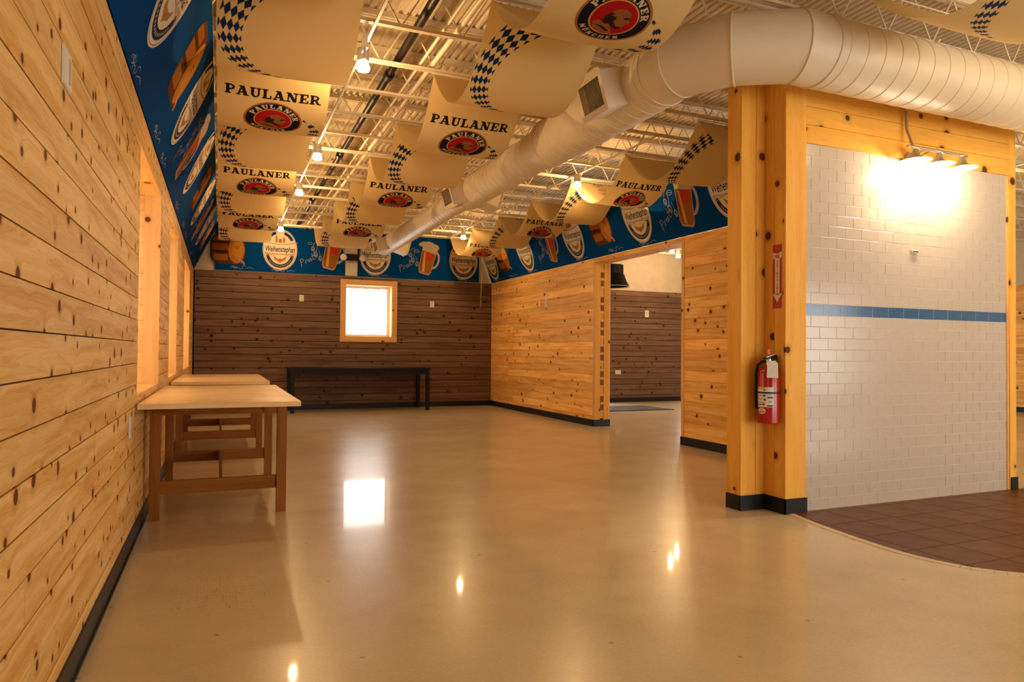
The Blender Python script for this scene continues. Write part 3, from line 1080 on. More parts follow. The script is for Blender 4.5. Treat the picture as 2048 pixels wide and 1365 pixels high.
# round emblem
ecx, ecs, erx, ery = 0.405, s_at(0.375), 0.218, 0.195
qx, qy = (X-ecx)/erx, (ecs-Sg)/ery
rad, ang = np.hypot(qx, qy), np.arctan2(qy, qx)
fld['emblem_gold'] = (1-rad)*ery
fld['emblem_black'] = (0.93-rad)*ery
hh = 0.20
rl = 0.69
tl = word_len(txt, .12)
a0 = math.radians(158)
lx = (a0-ang)*0.80/hh
span_ = math.radians(150)
lx = (a0-ang)/span_*tl
top = word(txt, lx, (rad-rl)/hh, .12)*hh*ery
top[ang < math.radians(-60)] = -0.2
btx = 'MUNCHEN'
bl = word_len(btx, .25)
ab = np.where(ang > math.radians(100), ang-2*math.pi, ang)
lx = (ab-math.radians(-150))/math.radians(96)*bl
bot = word(btx, lx, (0.885-rad)/0.15, .25)*0.15*ery
bot[(ab > math.radians(-40))] = -0.2
um = f_ell(lx, (0.885-rad)/0.15, 1.26+.25+.3, 1.22, .13, .13)*0.12*ery
um2 = f_ell(lx, (0.885-rad)/0.15, 1.26+.25+.75, 1.22, .13, .13)*0.12*ery
fld['emblem_letters'] = U(top, bot, um, um2)
fld['emblem_rim'] = (0.655-rad)*ery
fld['emblem_red'] = (0.615-rad)*ery
clipd = (0.60-rad)
head = [(-.42, -.42), (-.50, -.22), (-.38, -.10), (-.26, -.20), (-.18, .02), (-.16, .22), (-.02, .36), (.18, .38), (.34, .30), (.42, .18), (.38, .10), (.46, -.02), (.38, -.08), (.36, -.20), (.26, -.26), (.12, -.22), (.06, -.34), (.22, -.60), (-.3, -.6)]
fld['emblem_head'] = np.minimum(f_poly(qx, qy, head), clipd)*ery
hair = [(-.28, -.14), (-.27, .06), (-.18, .20), (-.06, .22), (-.10, .10), (.02, .12), (.06, .02), (.00, -.06), (.08, -.14), (.16, -.24), (.26, -.22), (.33, -.26), (.22, -.34), (.06, -.30), (-.06, -.18), (-.18, -.22)]
fld['emblem_shade'] = np.minimum(U(f_poly(qx, qy, hair), f_poly(qx, qy, [(-.48, -.3), (-.2, -.3), (.1, -.48), (.0, -.5), (-.25, -.36)]), f_poly(qx, qy, [(.22, .12), (.40, .16), (.36, .07), (.26, .05)])), clipd)*ery
# diamond ribbon: centre line in (x, s), half width
R0 = ARC
path = np.array([(.600, s_at(.33), .004), (.66, s_at(.365), .014), (.715, s_at(.42), .032), (.735, s_at(.50), .045), (.70, s_at(.60), .05), (.60, s_at(.68), .055), (.50, s_at(.80), .058),
                 (.45, R0-.03, .074), (.365, R0+.045, .086), (.235, R0+.140, .088), (.140, R0+.25, .080), (.084, R0+.38, .071), (.072, R0+.50, .065), (.096, R0+.62, .061), (.150, R0+.73, .056), (.232, R0+.835, .045), (.350, R0+.915, .034), (.48, R0+.97, .020), (.62, R0+1.005, .004)])
tt = np.linspace(0, len(path)-1, 420)


def catmull(p, t):
    i = np.clip(t.astype(int), 0, len(p)-2)
    f = (t-i)[:, None]
    p0, p1, p2, p3 = p[np.maximum(i-1, 0)], p[i], p[i+1], p[np.minimum(i+2, len(p)-1)]
    return 0.5*((2*p1)+(p2-p0)*f+(2*p0-5*p1+4*p2-p3)*f**2+(3*p1-p0-3*p2+p3)*f**3)


pp = catmull(path, tt)
al = np.concatenate([[0], np.cumsum(np.hypot(np.diff(pp[:, 0]), np.diff(pp[:, 1])))])
tx, ts = np.gradient(pp[:, 0]), np.gradient(pp[:, 1])
tn = np.hypot(tx, ts)
tx, ts = tx/tn, ts/tn
loz = np.full(X.shape, -0.5)
for k in range(0, len(X), 20000):
    xx, ss = X[k:k+20000], Sg[k:k+20000]
    d2 = (xx[:, None]-pp[None, :, 0])**2+(ss[:, None]-pp[None, :, 1])**2
    j = d2.argmin(1)
    off = (xx-pp[j, 0])*(-ts[j])+(ss-pp[j, 1])*tx[j]
    hw = np.maximum(pp[j, 2], 0.001)
    dist = np.sqrt(d2[np.arange(len(j)), j])
    a_ = (al[j]+(xx-pp[j, 0])*tx[j]+(ss-pp[j, 1])*ts[j])/0.088
    b_ = off/hw*1.9
    chk = np.sin(np.pi*(a_+b_))*np.sin(np.pi*(a_-b_))
    loz[k:k+20000] = np.minimum(chk*0.016, hw-dist)
loz[(fld['emblem_gold'] > 0)] = -0.1
fld['ribbon_navy'] = loz
vb = np.stack([X, np.repeat(yb, NXB), np.repeat(zb, NXB)], 1)
vb[:, 2] -= 0.006*np.sin(np.pi*X/BWID)*1.5            # the cloth hangs a touch lower in the middle
NAVY = (0.008, 0.024, 0.085)
BK = (0.010, 0.006, 0.005)
GOLD = (0.36, 0.13, 0.028)
M['flag'] = layered_material('printed_flag_cloth', (0.69, 0.505, 0.225), [
    ('ribbon_navy', NAVY), ('black_print', BK), ('emblem_gold', GOLD), ('emblem_black', (0.007, 0.008, 0.014)),
    ('emblem_letters', (0.62, 0.50, 0.32)), ('emblem_rim', (0.62, 0.30, 0.075)), ('emblem_red', (0.36, 0.006, 0.006)),
    ('emblem_head', (0.27, 0.095, 0.022)), ('emblem_shade', (0.022, 0.012, 0.008))], 0.0011, True)
flag_me = grid_mesh('cloth', vb, NXB, NYB, fld, M['flag'], flip=True)
nh = (NYB-1)//2+1
half_me = grid_mesh('cloth', vb[:nh*NXB], NXB, nh, {k_: f_[:nh*NXB] for k_, f_ in fld.items()}, M['flag'], flip=True)
rod_me = MB().tube([(-0.01, 0, 0.008), (BWID+0.01, 0, 0.008)], 0.005, 8).mesh('hanging_wire', M['steel'])
ROWSB = [(-0.045, [4.02-SPAN-0.0, 5.286, 5.286+2*SPAN, 5.286+4*SPAN], 'beer flag sagging beside the left pine wall'),
         (1.53, [4.02-SPAN, 5.286, 5.286+2*SPAN, 5.286+4*SPAN], 'beer flag'),
         (4.11, [4.06, 6.60, 9.136, 11.672], 'beer flag')]
lab = [['off-white beer flag sagging by the blue left mural, nearest the first pine window opening',
        'off-white beer flag by the left mural, second in that row from the room entrance',
        'off-white beer flag by the left mural, third in that row toward the dark wall',
        'off-white beer flag by the left mural, last one before the dark plank wall'],
       ['off-white beer flag hanging against the duct elbow, emblem overlapping the duct',
        'off-white beer flag beside the fat duct section with the louvred register',
        'off-white beer flag beside the narrow duct section and its middle register',
        'off-white beer flag beside the end of the duct near the dark plank wall'],
       ['off-white beer flag partly hidden behind the pine pillar in front of the right mural',
        'off-white beer flag along the right mural in front of the wide opening',
        'off-white beer flag along the right mural, in the middle of that row',
        'off-white beer flag along the right mural, closest to the dark plank wall']]
for (x0, ys, _), ls in zip(ROWSB, lab):
    for i, (y0, l) in enumerate(zip(ys, ls)):
        t = thing('beer_flag', l, 'flag', (x0, y0, ZJ-0.012), 'beer flags slung under the joists')
        last = x0 > 4 and i == 3
        kx = 0.88 if x0 > 4 else 1.0
        t.scale = (kx, 1, 1)
        c_ = link('cloth', half_me if last else flag_me, t)
        c_.scale = (1, 1, random.uniform(0.98, 1.03))
        for q in ((0.007, SPAN) if last else (0.007, SPAN, 2*SPAN-0.007)):
            link('hanging_wire', rod_me, t, (0, q, 0))
t = thing('beer_flag', 'off-white beer flag with blue diamonds hanging past the duct above the tiled wall', 'flag', (3.50, 0.49, ZJ-0.012), 'beer flags slung under the joists')
link('cloth', flag_me, t)
for q in (0.007, SPAN, 2*SPAN-0.007):
    link('hanging_wire', rod_me, t, (0, q, 0))

# ---- blue murals with labels, mugs, barrels and chalk marks
soft = 0.0016


def decal(name, w, h, res, fn, margin=0.012, ymax=9.0):
    nx, ny = int(w/res)+1, int(h/res)+1
    x, y = np.meshgrid(np.linspace(-w/2, w/2, nx), np.linspace(-h/2, h/2, ny))
    x, y = x.ravel(), y.ravel()
    layers = fn(x, y)
    fields = {'p_%s_%d' % (name, i): f for i, (f, _) in enumerate(layers)}
    mat = layered_material('print_'+name, MBLUE, [('p_%s_%d' % (name, i), c_) for i, (_, c_) in enumerate(layers)], soft)
    keep = (U(*[f for f, _ in layers]) > -margin) & (y < ymax)
    return grid_mesh(name, np.stack([x, y, np.zeros_like(x)], 1), nx, ny, fields, mat, keep=keep.reshape(ny, nx))


def text_field(body, size, x, y, ox, oy, shear, bold=0.0, sx=1.0):
    me = text_mesh(body, size, None, bold, 'CENTER', shear)
    co = np.array([v.co[:2] for v in me.vertices])
    cnt = {}
    for p in me.polygons:
        for ek in p.edge_keys:
            cnt[ek] = cnt.get(ek, 0)+1
    segs = [(co[a][0]*sx+ox, co[a][1]+oy, co[b_][0]*sx+ox, co[b_][1]+oy) for (a, b_), c_ in cnt.items() if c_ == 1]
    bpy.data.meshes.remove(me)
    f = np.full(x.shape, -0.1)
    sel = np.abs(y-oy) < size
    f[sel] = f_segs(x[sel], y[sel], segs)
    return f


def arc_band(x, y, cx, cy, rx, ry, a0, a1, w):
    qx_, qy_ = (x-cx)/rx, (y-cy)/ry
    r_, an = np.hypot(qx_, qy_), np.degrees(np.arctan2(qy_, qx_))
    mid, half = (a0+a1)/2, (a1-a0)/2
    da = (half-np.abs((an-mid+180) % 360-180))*math.pi/180*min(rx, ry)
    return np.minimum(w/2-np.abs(r_-1)*min(rx, ry), da)


def label_print(x, y):
    W_, D_ = (0.62, 0.53, 0.40), (0.022, 0.030, 0.055)
    o = f_ell(x, y, 0, 0, .300, .378)
    L_ = [(o, W_), (f_ell(x, y, 0, 0, .287, .365), (0.20, 0.17, 0.13)), (f_ell(x, y, 0, 0, .281, .358), (0.66, 0.57, 0.43))]
    tan = (0.45, 0.34, 0.22)
    L_.append((np.minimum(f_ell(x, y, 0, -.05, .262, .285), -(y+.075-0.35*np.square(x))), tan))
    L_.append((np.minimum(f_ell(x, y, 0, -.05, .255, .278), -(y+.082-0.35*np.square(x)*-1.2+.0)), (0.64, 0.55, 0.41)))
    L_.append((arc_band(x, y, 0, -.04, .222, .262, -166, -14, .052), D_))
    L_.append((np.minimum(arc_band(x, y, 0, -.04, .222, .262, -146, -34, .016), .004*np.sin(np.arctan2(y+.04, x)*52)), (0.40, 0.36, 0.30)))
    L_.append((arc_band(x, y, 0, .06, .232, .255, 26, 72, .048), D_))
    L_.append((arc_band(x, y, 0, .06, .232, .255, 108, 154, .048), D_))
    gold = (0.34, 0.20, 0.05)
    L_.append((0.006-np.abs(y-.095-0.55*np.square(x)), gold))
    L_.append((np.minimum(0.005-np.abs(y+.085+0.9*np.square(x)), .24-np.abs(x)), gold))
    L_.append((U(f_poly(x, y, [(-.12, -.115), (-.04, -.165), (.04, -.165), (.12, -.115), (.09, -.19), (.02, -.225), (0, -.25), (-.02, -.225), (-.09, -.19)]),
               f_box(x, y, -.085, .125, -.045, .245), f_box(x, y, .045, .125, .085, .225), f_box(x, y, -.03, .125, .03, .19)), gold))
    L_.append((U(f_ell(x, y, 0, -.20, .02, .02), f_box(x, y, -.012, .14, .012, .20)), (0.42, 0.10, 0.03)))
    L_.append((text_field('Weihenstephan', .150, x, y, 0.0, .004, .22, .0024, .545), (0.020, 0.018, 0.022)))
    return L_


def mug_print(x, y):
    c, s = math.cos(math.radians(14)), math.sin(math.radians(14))
    u, v = x*c-y*s, x*s+y*c
    glass = f_poly(u, v, [(-.150, .20), (.155, .20), (.135, -.27), (.10, -.33), (-.09, -.33), (-.125, -.27)])
    foam = U(f_ell(u, v, -.12, .245, .085, .055), f_ell(u, v, -.02, .27, .10, .06), f_ell(u, v, .09, .25, .09, .06), f_poly(u, v, [(-.16, .24), (.165, .24), (.15, .12), (-.145, .13)]), f_ell(u, v, -.19, .22, .05, .035))
    hnd = np.minimum(f_ell(u, v, .135, .0, .115, .185), -f_ell(u, v, .13, .0, .078, .140))
    hnd = np.minimum(hnd, u-.10)
    beer = f_poly(u, v, [(-.138, .12), (.142, .12), (.122, -.26), (.09, -.305), (-.082, -.305), (-.112, -.26)])
    return [(U(hnd, glass), (0.36, 0.28, 0.19)), (foam, (0.42, 0.33, 0.25)), (beer, (0.30, 0.088, 0.010)),
            (np.minimum(beer, f_poly(u, v, [(-.05, .115), (.11, .115), (.10, -.05), (-.02, -.10)])), (0.42, 0.042, 0.006)),
            (np.minimum(beer, f_poly(u, v, [(-.02, -.05), (.13, -.02), (.11, -.30), (.01, -.30)])), (0.27, 0.105, 0.014)),
            (np.minimum(beer, f_poly(u, v, [(-.095, .10), (-.065, .10), (.005, -.29), (-.045, -.29)])), (0.52, 0.30, 0.10)),
            (np.minimum(beer, f_poly(u, v, [(-.13, .10), (-.115, .10), (-.085, -.2), (-.105, -.2)])), (0.14, 0.035, 0.006))]


def barrel_print(x, y):
    body = np.minimum(f_ell(x, y, -.05, 0, .27, .30), f_box(x, y, -.29, -.265, .22, .265))
    face = f_ell(x, y, .12, -.01, .135, .235)
    return [(U(body, f_ell(x, y, .12, -.01, .15, .255)), (0.105, 0.034, 0.008)),
            (np.minimum(body, f_box(x, y, -.27, -.03, -.02, .22)), (0.25, 0.088, 0.014)),
            (np.minimum(body, U(f_box(x, y, -.30, .10, .0, .14), f_box(x, y, -.30, -.06, .0, -.02))), (0.055, 0.020, 0.006)),
            (np.minimum(body, f_box(x, y, -.25, -.20, -.02, -.09)), (0.30, 0.11, 0.017)),
            (face, (0.40, 0.155, 0.019)), (np.minimum(face, f_ell(x, y, .145, .02, .10, .17)), (0.44, 0.19, 0.028)),
            (U(f_box(x, y, .09, .045, .17, .058), f_box(x, y, .10, .015, .16, .027)), (0.17, 0.062, 0.012)),
            (U(f_poly(x, y, [(.15, -.17), (.185, -.16), (.255, -.215), (.265, -.26), (.235, -.262), (.225, -.225), (.16, -.20)]), f_box(x, y, .155, -.175, .18, -.10)), (0.42, 0.22, 0.15)),
            (f_poly(x, y, [(.18, -.21), (.235, -.235), (.24, -.26), (.17, -.235)]), (0.30, 0.02, 0.012))]


label_me = decal('beer_label_print', .62, .78, .0030, label_print)
cut_me = decal('beer_label_print', .62, .78, .0030, label_print, ymax=.288)
mug_me = decal('beer_mug_print', .66, .76, .006, mug_print)
barrel_me = decal('beer_barrel_print', .64, .62, .006, barrel_print)
M['chalk'] = plain('chalk_line', (0.40, 0.36, 0.30), 0.8)


def strokes(lines, w=0.006):
    m_ = MB()
    for ln in lines:
        for p, q in zip(ln[:-1], ln[1:]):
            d = Vector((q[0]-p[0], q[1]-p[1], 0))
            if d.length < 1e-6:
                continue
            d.normalize()
            n_ = Vector((-d.y, d.x, 0))*w/2
            m_.poly([(p[0]-n_.x, p[1]-n_.y, 0), (q[0]-n_.x, q[1]-n_.y, 0), (q[0]+n_.x, q[1]+n_.y, 0), (p[0]+n_.x, p[1]+n_.y, 0)])
    return m_


def loop(cx, cy, rx, ry, a0, a1, n_=14):
    return [(cx+rx*math.cos(math.radians(a0+(a1-a0)*i/n_)), cy+ry*math.sin(math.radians(a0+(a1-a0)*i/n_))) for i in range(n_+1)]


prost = strokes([[(0, -.05), (.02, .08)], [(.01, .08), (.06, .09), (.07, .05), (.015, .03)], [(.085, -.02), (.10, .04), (.13, .045)],
                 loop(.16, .02, .018, .024, 0, 360), [(.215, .05), (.19, .045), (.215, .015), (.185, .0)], [(.255, .13), (.24, .01), (.275, .015)], [(.225, .08), (.285, .085)], [(.31, .15), (.305, .06)], [(.302, .03), (.302, .02)]], .006).mesh('chalk_lettering', M['chalk'])
hops = []
for cx, cy, s_ in ((0, 0, 1.0), (.085, -.07, .9), (-.05, .10, .8)):
    hops.append(loop(cx, cy, .035*s_, .05*s_, 0, 360))
    hops.append(loop(cx, cy+.01, .02*s_, .032*s_, 0, 360))
    hops.append(loop(cx+.005, cy-.01, .028*s_, .02*s_, 150, 400))
hops += [[(-.05, .15), (-.02, .22), (.05, .25)], loop(.08, .19, .05, .03, 20, 380), [(.03, .20), (.13, .18)], [(0, .05), (.03, .13), (.02, .2)], [(.085, -.02), (.06, .08)], loop(-.1, .2, .035, .02, 0, 360)]
hops_me = strokes(hops, .005).mesh('chalk_hops', M['chalk'])
scroll = [(0.0, .0), (.02, .03), (.05, .02), (.05, -.01), (.02, -.015)]
wig = [loop(.05*i, .02*math.sin(i*2.1), .03, .02, 200-180*(i % 2), 20-180*(i % 2)+0, 8) for i in range(5)]
scroll_me = strokes(wig+[scroll, [(.22, -.01), (.30, .015), (.36, -.005)]], .005).mesh('chalk_scroll', M['chalk'])


def mural(name, label, o, e1, e2, length, height, items, sag=0.0):
    t = tag(link(name, None), label, 'mural')
    t.matrix_world = frame_matrix(o, e1, e2)
    MB().box(0, length, 0, height, -0.008, 0.0).build('mural_panel', M['blue'], t)
    for kind, a, v in items:
        me = {'L': label_me, 'C': cut_me, 'M': mug_me, 'B': barrel_me, 'P': prost, 'H': hops_me, 'S': scroll_me}[kind]
        nm = me.name.split('.')[0]
        c_ = link(nm, me, t, (a, v, 0.0012 if kind in 'LCMB' else 0.002))
        if kind == 'P':
            c_.rotation_euler = (0, 0, math.radians(22))
    return t


def deco(items):
    out = []
    for kind, a, v in items:
        out.append((kind, a, v))
        if kind == 'M':
            out += [('H', a-.30, v-.06), ('P', a-.56, v-.26)]
        if kind in 'LC':
            out += [('S', a-.10, .035)]
        if kind == 'B':
            out += [('S', a+.05, .05)]
    return out


SL = math.hypot(.36, .775)
# left: reads along +Y
LN0 = -3.8
its = []
for y, k in ((-2.6, 'L'), (-1.7, 'B'), (-0.85, 'L'), (.1, 'M'), (1.0, 'L'), (1.95, 'B'), (2.6, 'M'), (3.98, 'L'), (5.05, 'B'), (5.85, 'L'), (6.83, 'M'), (7.68, 'L'), (8.80, 'B'), (9.62, 'L'), (10.6, 'M'), (11.45, 'L'), (12.40, 'B')):
    its.append((k if k != 'L' else 'C', y-LN0, {'L': .55, 'B': .52, 'M': .45}[k]))
mural('left_mural', 'blue printed beer mural leaning inward above the knotty pine wall', (LW+0.006, LN0, ZW+0.004), (0, 1, 0), (.36, 0, .775), BW-0.03-LN0, SL, deco(its))
its = [('B', .23, .37), ('L', 1.09, .42), ('M', 2.02, .43), ('L', 2.83, .42), ('M', 3.87, .43), ('L', 4.62, .42)]
mural('back_mural', 'blue printed beer mural above the dark plank wall', (-0.10, BW-0.012, ZW+0.012), (1, 0, 0), (0, 0, 1), 4.95, 0.84, deco(its))
RN0 = BW-0.03
its = []
for y, k in ((13.02, 'L'), (12.36, 'B'), (11.33, 'L'), (10.28, 'M'), (9.50, 'L'), (8.65, 'B'), (7.72, 'L'), (6.70, 'M'), (5.95, 'L')):
    its.append((k, RN0-y, .425))
mural('right_mural', 'blue printed beer mural leaning inward above the pale pine partition', (RP-0.004, RN0, ZW+0.004), (0, -1, 0), (-.30, 0, .75), RN0-5.2, math.hypot(.30, .75), deco(its))
# cream column strip and emergency light in front of the back mural
tag(MB().box(2.165, 2.385, -0.06, -0.016, ZW+0.012, ZD-0.06).build('pilaster', M['cream'], None, (0, BW, 0)), 'short cream wall pilaster above the square window', 'pilaster')
t = thing('emergency_light', 'black emergency light with two round lamp heads over the window', 'light', (2.285, BW-0.061, 2.85))
MB().box(-0.125, 0.125, -0.09, 0.0, -0.055, 0.06).build('housing', M['black'], t)
for sx in (-1, 1):
    h_ = MB().lathe([(-0.03, 0.03), (0.0, 0.062), (0.05, 0.066), (0.055, 0.06)], (sx*0.165, -0.05, 0.0), (sx*0.25, -1, -0.12), 18).build('lamp_head', M['nickel'], t, smooth=True)
    MB().lathe([(0.0, 0.058), (0.004, 0.055), (0.012, 0.02)], (sx*(0.165+0.013), -0.05-0.052, -0.006), (sx*0.25, -1, -0.12), 18).build('lens', M['white'], h_, smooth=True)
tag(MB().tube([(4.597, 12.5, 3.31), (4.600, 12.5, 2.5), (4.586, 12.5, 1.95)], 0.004, 6).build('pull_cord', M['cream'], None), 'thin pale pull cord hanging before the dark wall corner', 'cord')


# ================================================================== LAMPS
def glow(parent, loc, w, r=0.035, col=WARM):
    ld = bpy.data.lights.new('lamp_glow', 'POINT')
    ld.energy = w
    ld.color = col
    ld.shadow_soft_size = r
    o = bpy.data.objects.new('lamp_glow', ld)
    o.location = loc
    o.parent = parent
    C.objects.link(o)
    return o


hous = MB().lathe([(0.045, 0.030), (0.05, 0.043), (0.14, 0.043), (0.145, 0.038)], (0, 0, 0), (0, 0, 1), 18).mesh('lamp_housing', M['white'], True)
stem = MB().box(-0.016, 0.016, -0.05, 0.05, 0.118, 0.150).tube([(0, 0, 0.14), (0, 0, 0.10)], 0.010, 8).mesh('track_adapter', M['white'])
blb = MB().lathe([(-0.020, 0.020), (-0.014, 0.042), (0.0, 0.050), (0.02, 0.046), (0.046, 0.030)], (0, 0, 0), (0, 0, 1), 18).mesh('bulb', M['bulb'], True)
LAMPS = [(0.93, y) for y in (5.05, 7.62, 9.46, 12.45)]+[(4.03, y) for y in (7.57, 11.92)]+[(5.3, y) for y in (-2.4, 0.0, 2.0)]+[(8.4, 11.7), (8.95, 12.25), (8.4, 8.2), (8.4, 5.2), (8.4, 0.6), (8.4, -2.4)]  # lamps without a tag below are unseen, added for lighting
tags = {(0.93, 5.05): 'glowing track lamp beside the flag with the biggest diamonds, near the fat duct', (0.93, 7.62): 'second glowing track lamp along the left flags, toward the dark wall',
        (0.93, 9.46): 'third glowing track lamp along the left flags, toward the dark wall', (0.93, 12.45): 'glowing track lamp in front of the mural label on the dark wall',
        (4.03, 7.57): 'glowing track lamp between the duct and the flags of the right mural', (4.03, 11.92): 'glowing track lamp inside the last flag of the right row',
        (8.4, 11.7): 'glowing ceiling lamp seen through the opening, nearer the pale partition', (8.95, 12.25): 'glowing ceiling lamp seen through the opening, nearer the dark wall there'}
for x, y in LAMPS:
    t = thing('track_lamp', tags.get((x, y), 'unseen white track lamp added to light the room'), 'lamp', (x, y, 3.145), 'track lamps under the joists')
    link('lamp_housing', hous, t)
    link('track_adapter', stem, t)
    link('bulb', blb, t)
    glow(t, (0, 0, -0.075), LAMP_W*(0.6 if y < 3 else 1.0))
for x, y0, y1, l in ((0.93, YF+0.1, 12.95, 'thin white lighting track beside the left flags'), (4.03, 5.9, 12.95, 'thin white lighting track beside the right flags'), (5.3, YF+0.1, 3.0, 'unseen white lighting track added for the extra lamps before the duct'), (8.4, YF+0.1, 12.9, 'thin white lighting track in the next room')):  # the track before the duct is unseen, added to carry extra lamps
    tag(MB().box(x-0.009, x+0.009, y0, y1, ZJ-0.018, ZJ-0.001).build('light_track', M['white'], None), l, 'light track')
t = thing('ceiling_bracket', 'small white slotted bracket hanging beside the big left flag', 'bracket', (0.90, 4.83, 3.20))
MB().box(-0.012, 0.012, -0.05, -0.04, 0.0, 0.10).box(-0.012, 0.012, 0.04, 0.05, 0.0, 0.10).box(-0.012, 0.012, -0.05, 0.05, -0.012, 0.0).build('strap', M['white'], t)
MB().tube([(0, 0, -0.01), (0, 0.01, -0.07)], 0.012, 8).build('swivel', M['white'], t)

# ---- three-shade wall lamp over the tiles
t = thing('wall_lamp', 'brushed wall lamp with three lit bell shades over the white tiles', 'lamp', (4.93, 3.55, 2.627))
MB().tube([(-0.325, 0, 0), (0.325, 0, 0)], 0.010, 10).build('bar', M['nickel'], t, smooth=True)
MB().box(-0.30, 0.335, 0.012, 0.02, 0.006, 0.018).build('rail', M['nickel'], t)
MB().lathe([(0.0, 0.06), (0.018, 0.055), (0.022, 0.02)], (-0.12, 0.141, -0.045), (0, -1, 0), 20).build('canopy', M['nickel'], t, smooth=True)
for dx in (-0.15, -0.09):
    MB().tube([(dx, 0.13, -0.045), (dx+0.02, 0.0, 0.0)], 0.006, 8).build('arm', M['nickel'], t)
for dx in (-0.24, 0.01, 0.27):
    s_ = link('shade_unit', None, t, (dx, 0, -0.10))
    MB().lathe([(0.09, 0.018), (0.06, 0.024), (0.035, 0.032), (0.02, 0.055), (0.0, 0.108)], (0, 0, 0), (0, 0, 1), 24, caps=False).build('bell_shade', M['nickel'], s_, smooth=True)
    MB().lathe([(-0.035, 0.008), (-0.02, 0.026), (0.0, 0.030), (0.03, 0.018)], (0, 0, 0), (0, 0, 1), 16).build('bulb', M['bulb'], s_, smooth=True)
    glow(s_, (0, 0.0, -0.06), 14.0, 0.03, (1.0, 0.82, 0.58))
tag(MB().tube([(4.74, 3.668, 2.99), (4.74, 3.66, 2.80), (4.755, 3.62, 2.66), (4.76, 3.57, 2.635)], 0.011, 8).build('flexible_conduit', M['nickel'], None, smooth=True), 'grey flexible conduit dropping from the duct to the wall lamp', 'conduit')
t = thing('wall_sensor', 'small grey plate on the white tiles under the wall lamp', 'sensor', (4.88, TY-0.004, 1.892))
MB().box(-0.036, 0.036, -0.012, 0, -0.011, 0.011).build('plate', M['steel'], t)
MB().box(-0.03, 0.03, -0.014, -0.012, -0.006, 0.002).build('slot', M['ink'], t)

# ---- black pendant in the next room
t = thing('pendant_lamp', 'black bell pendant lamp hanging in the next room', 'lamp', (5.79, 9.711, 2.16))
MB().lathe([(0.0, 0.300), (0.03, 0.292), (0.10, 0.262), (0.17, 0.235), (0.205, 0.212), (0.21, 0.205), (0.345, 0.205), (0.35, 0.20)], (0, 0, 0), (0, 0, 1), 32, caps=False).build('shade', M['black'], t, smooth=True)
MB().lathe([(0.345, 0.20), (0.352, 0.02)], (0, 0, 0), (0, 0, 1), 32, caps=False).build('top_cap', M['black'], t)
MB().lathe([(-0.004, 0.303), (0.004, 0.303)], (0, 0, 0), (0, 0, 1), 32, caps=False).lathe([(0.0, 0.300), (0.004, 0.280)], (0, 0, 0), (0, 0, 1), 32, caps=False).build('rim', M['white'], t)
MB().tube([(0, 0, 0.35), (0.012, 0, 0.42), (0, 0, 0.48), (0, 0, ZJ-2.16)], 0.004, 6).build('cord', M['black'], t)

# ================================================================== FURNITURE
def pine_table(label, y0, x0=-0.425):
    t = thing('wooden_table', label, 'table', (x0, y0, 0), 'pine topped tables under the left windows')
    Wd, Ln, H = 0.87, 2.17, 0.785
    tp = MB().box(0, Wd+0.02, 0, Ln, H-0.030, H)
    tp.build('table_top', M['tabletop'], t)
    ly0, ly1, lw = 0.53, 1.93, 0.062
    lx0, lx1 = 0.020, 0.792
    for lx in (lx0, lx1):
        for ly in (ly0, ly1):
            bbox('leg', t, lx, lx+lw, ly, ly+lw, 0, H-0.031, M['tableZ'])
    for ly in (ly0, ly1):
        bbox('apron', t, lx0+lw, lx1, ly+0.008, ly+0.032, H-0.112, H-0.031, M['tableX'])
        bbox('stretcher', t, lx0+lw, lx1, ly+0.016, ly+0.044, 0.163, 0.250, M['tableX'])
    for lx in (lx0+0.008, lx1+0.030):
        bbox('apron', t, lx, lx+0.024, ly0+lw, ly1, H-0.112, H-0.031, M['tableY'])
    bbox('stretcher', t, 0.432, 0.452, ly0+0.045, ly1+0.015, 0.165, 0.248, M['tableY'])
    for lx in (0.22, 0.68):
        MB().prism([(lx, 0.03, H-0.031), (lx, 0.16, H-0.031), (lx, 0.16, H-0.075), (lx, 0.09, H-0.075)], (0.03, 0, 0)).build('extension_slide', M['tableY'], t)
        bbox('extension_slide', t, lx, lx+0.03, 0.16, ly0+0.007, H-0.07, H-0.031, M['tableY'])
    return t


pine_table('pine topped wooden table under the first window opening, standing in front of another', 4.45)
pine_table('pine topped wooden table farther back, closer to the dark plank wall', 7.35, -0.425)

t = thing('console_table', 'long low black console table against the dark plank wall', 'table', (1.12, 12.58, 0))
bbox('table_top', t, 0, 2.52, 0, 0.74, 0.760, 0.785, M['espresso'])
for lx in (0.02, 2.44):
    for ly in (0.01, 0.67):
        bbox('leg', t, lx, lx+0.06, ly, ly+0.06, 0, 0.7595, M['espresso'])
for ly in (0.02, 0.69):
    bbox('apron', t, 0.08, 2.44, ly, ly+0.025, 0.668, 0.7595, M['espresso'])
for lx in (0.03, 2.45):
    bbox('apron', t, lx, lx+0.025, 0.07, 0.67, 0.668, 0.7595, M['espresso'])

# ================================================================== SMALL WALL THINGS
def plate(name, label, loc, e1, w, h, slots, group='white wall plates'):
    t = tag(link(name, None), label, 'wall plate', group)
    t.matrix_world = frame_matrix(loc, e1, (0, 0, 1))
    MB().box(-w/2, w/2, -h/2, h/2, 0.0, 0.005).box(-w/2+.004, w/2-.004, -h/2+.004, h/2-.004, 0.005, 0.007).build('cover', M['white'], t)
    for (cx, cy, sw, sh) in slots:
        MB().box(cx-sw/2, cx+sw/2, cy-sh/2, cy+sh/2, 0.007, 0.010).build('insert', M['cream'], t)
    return t


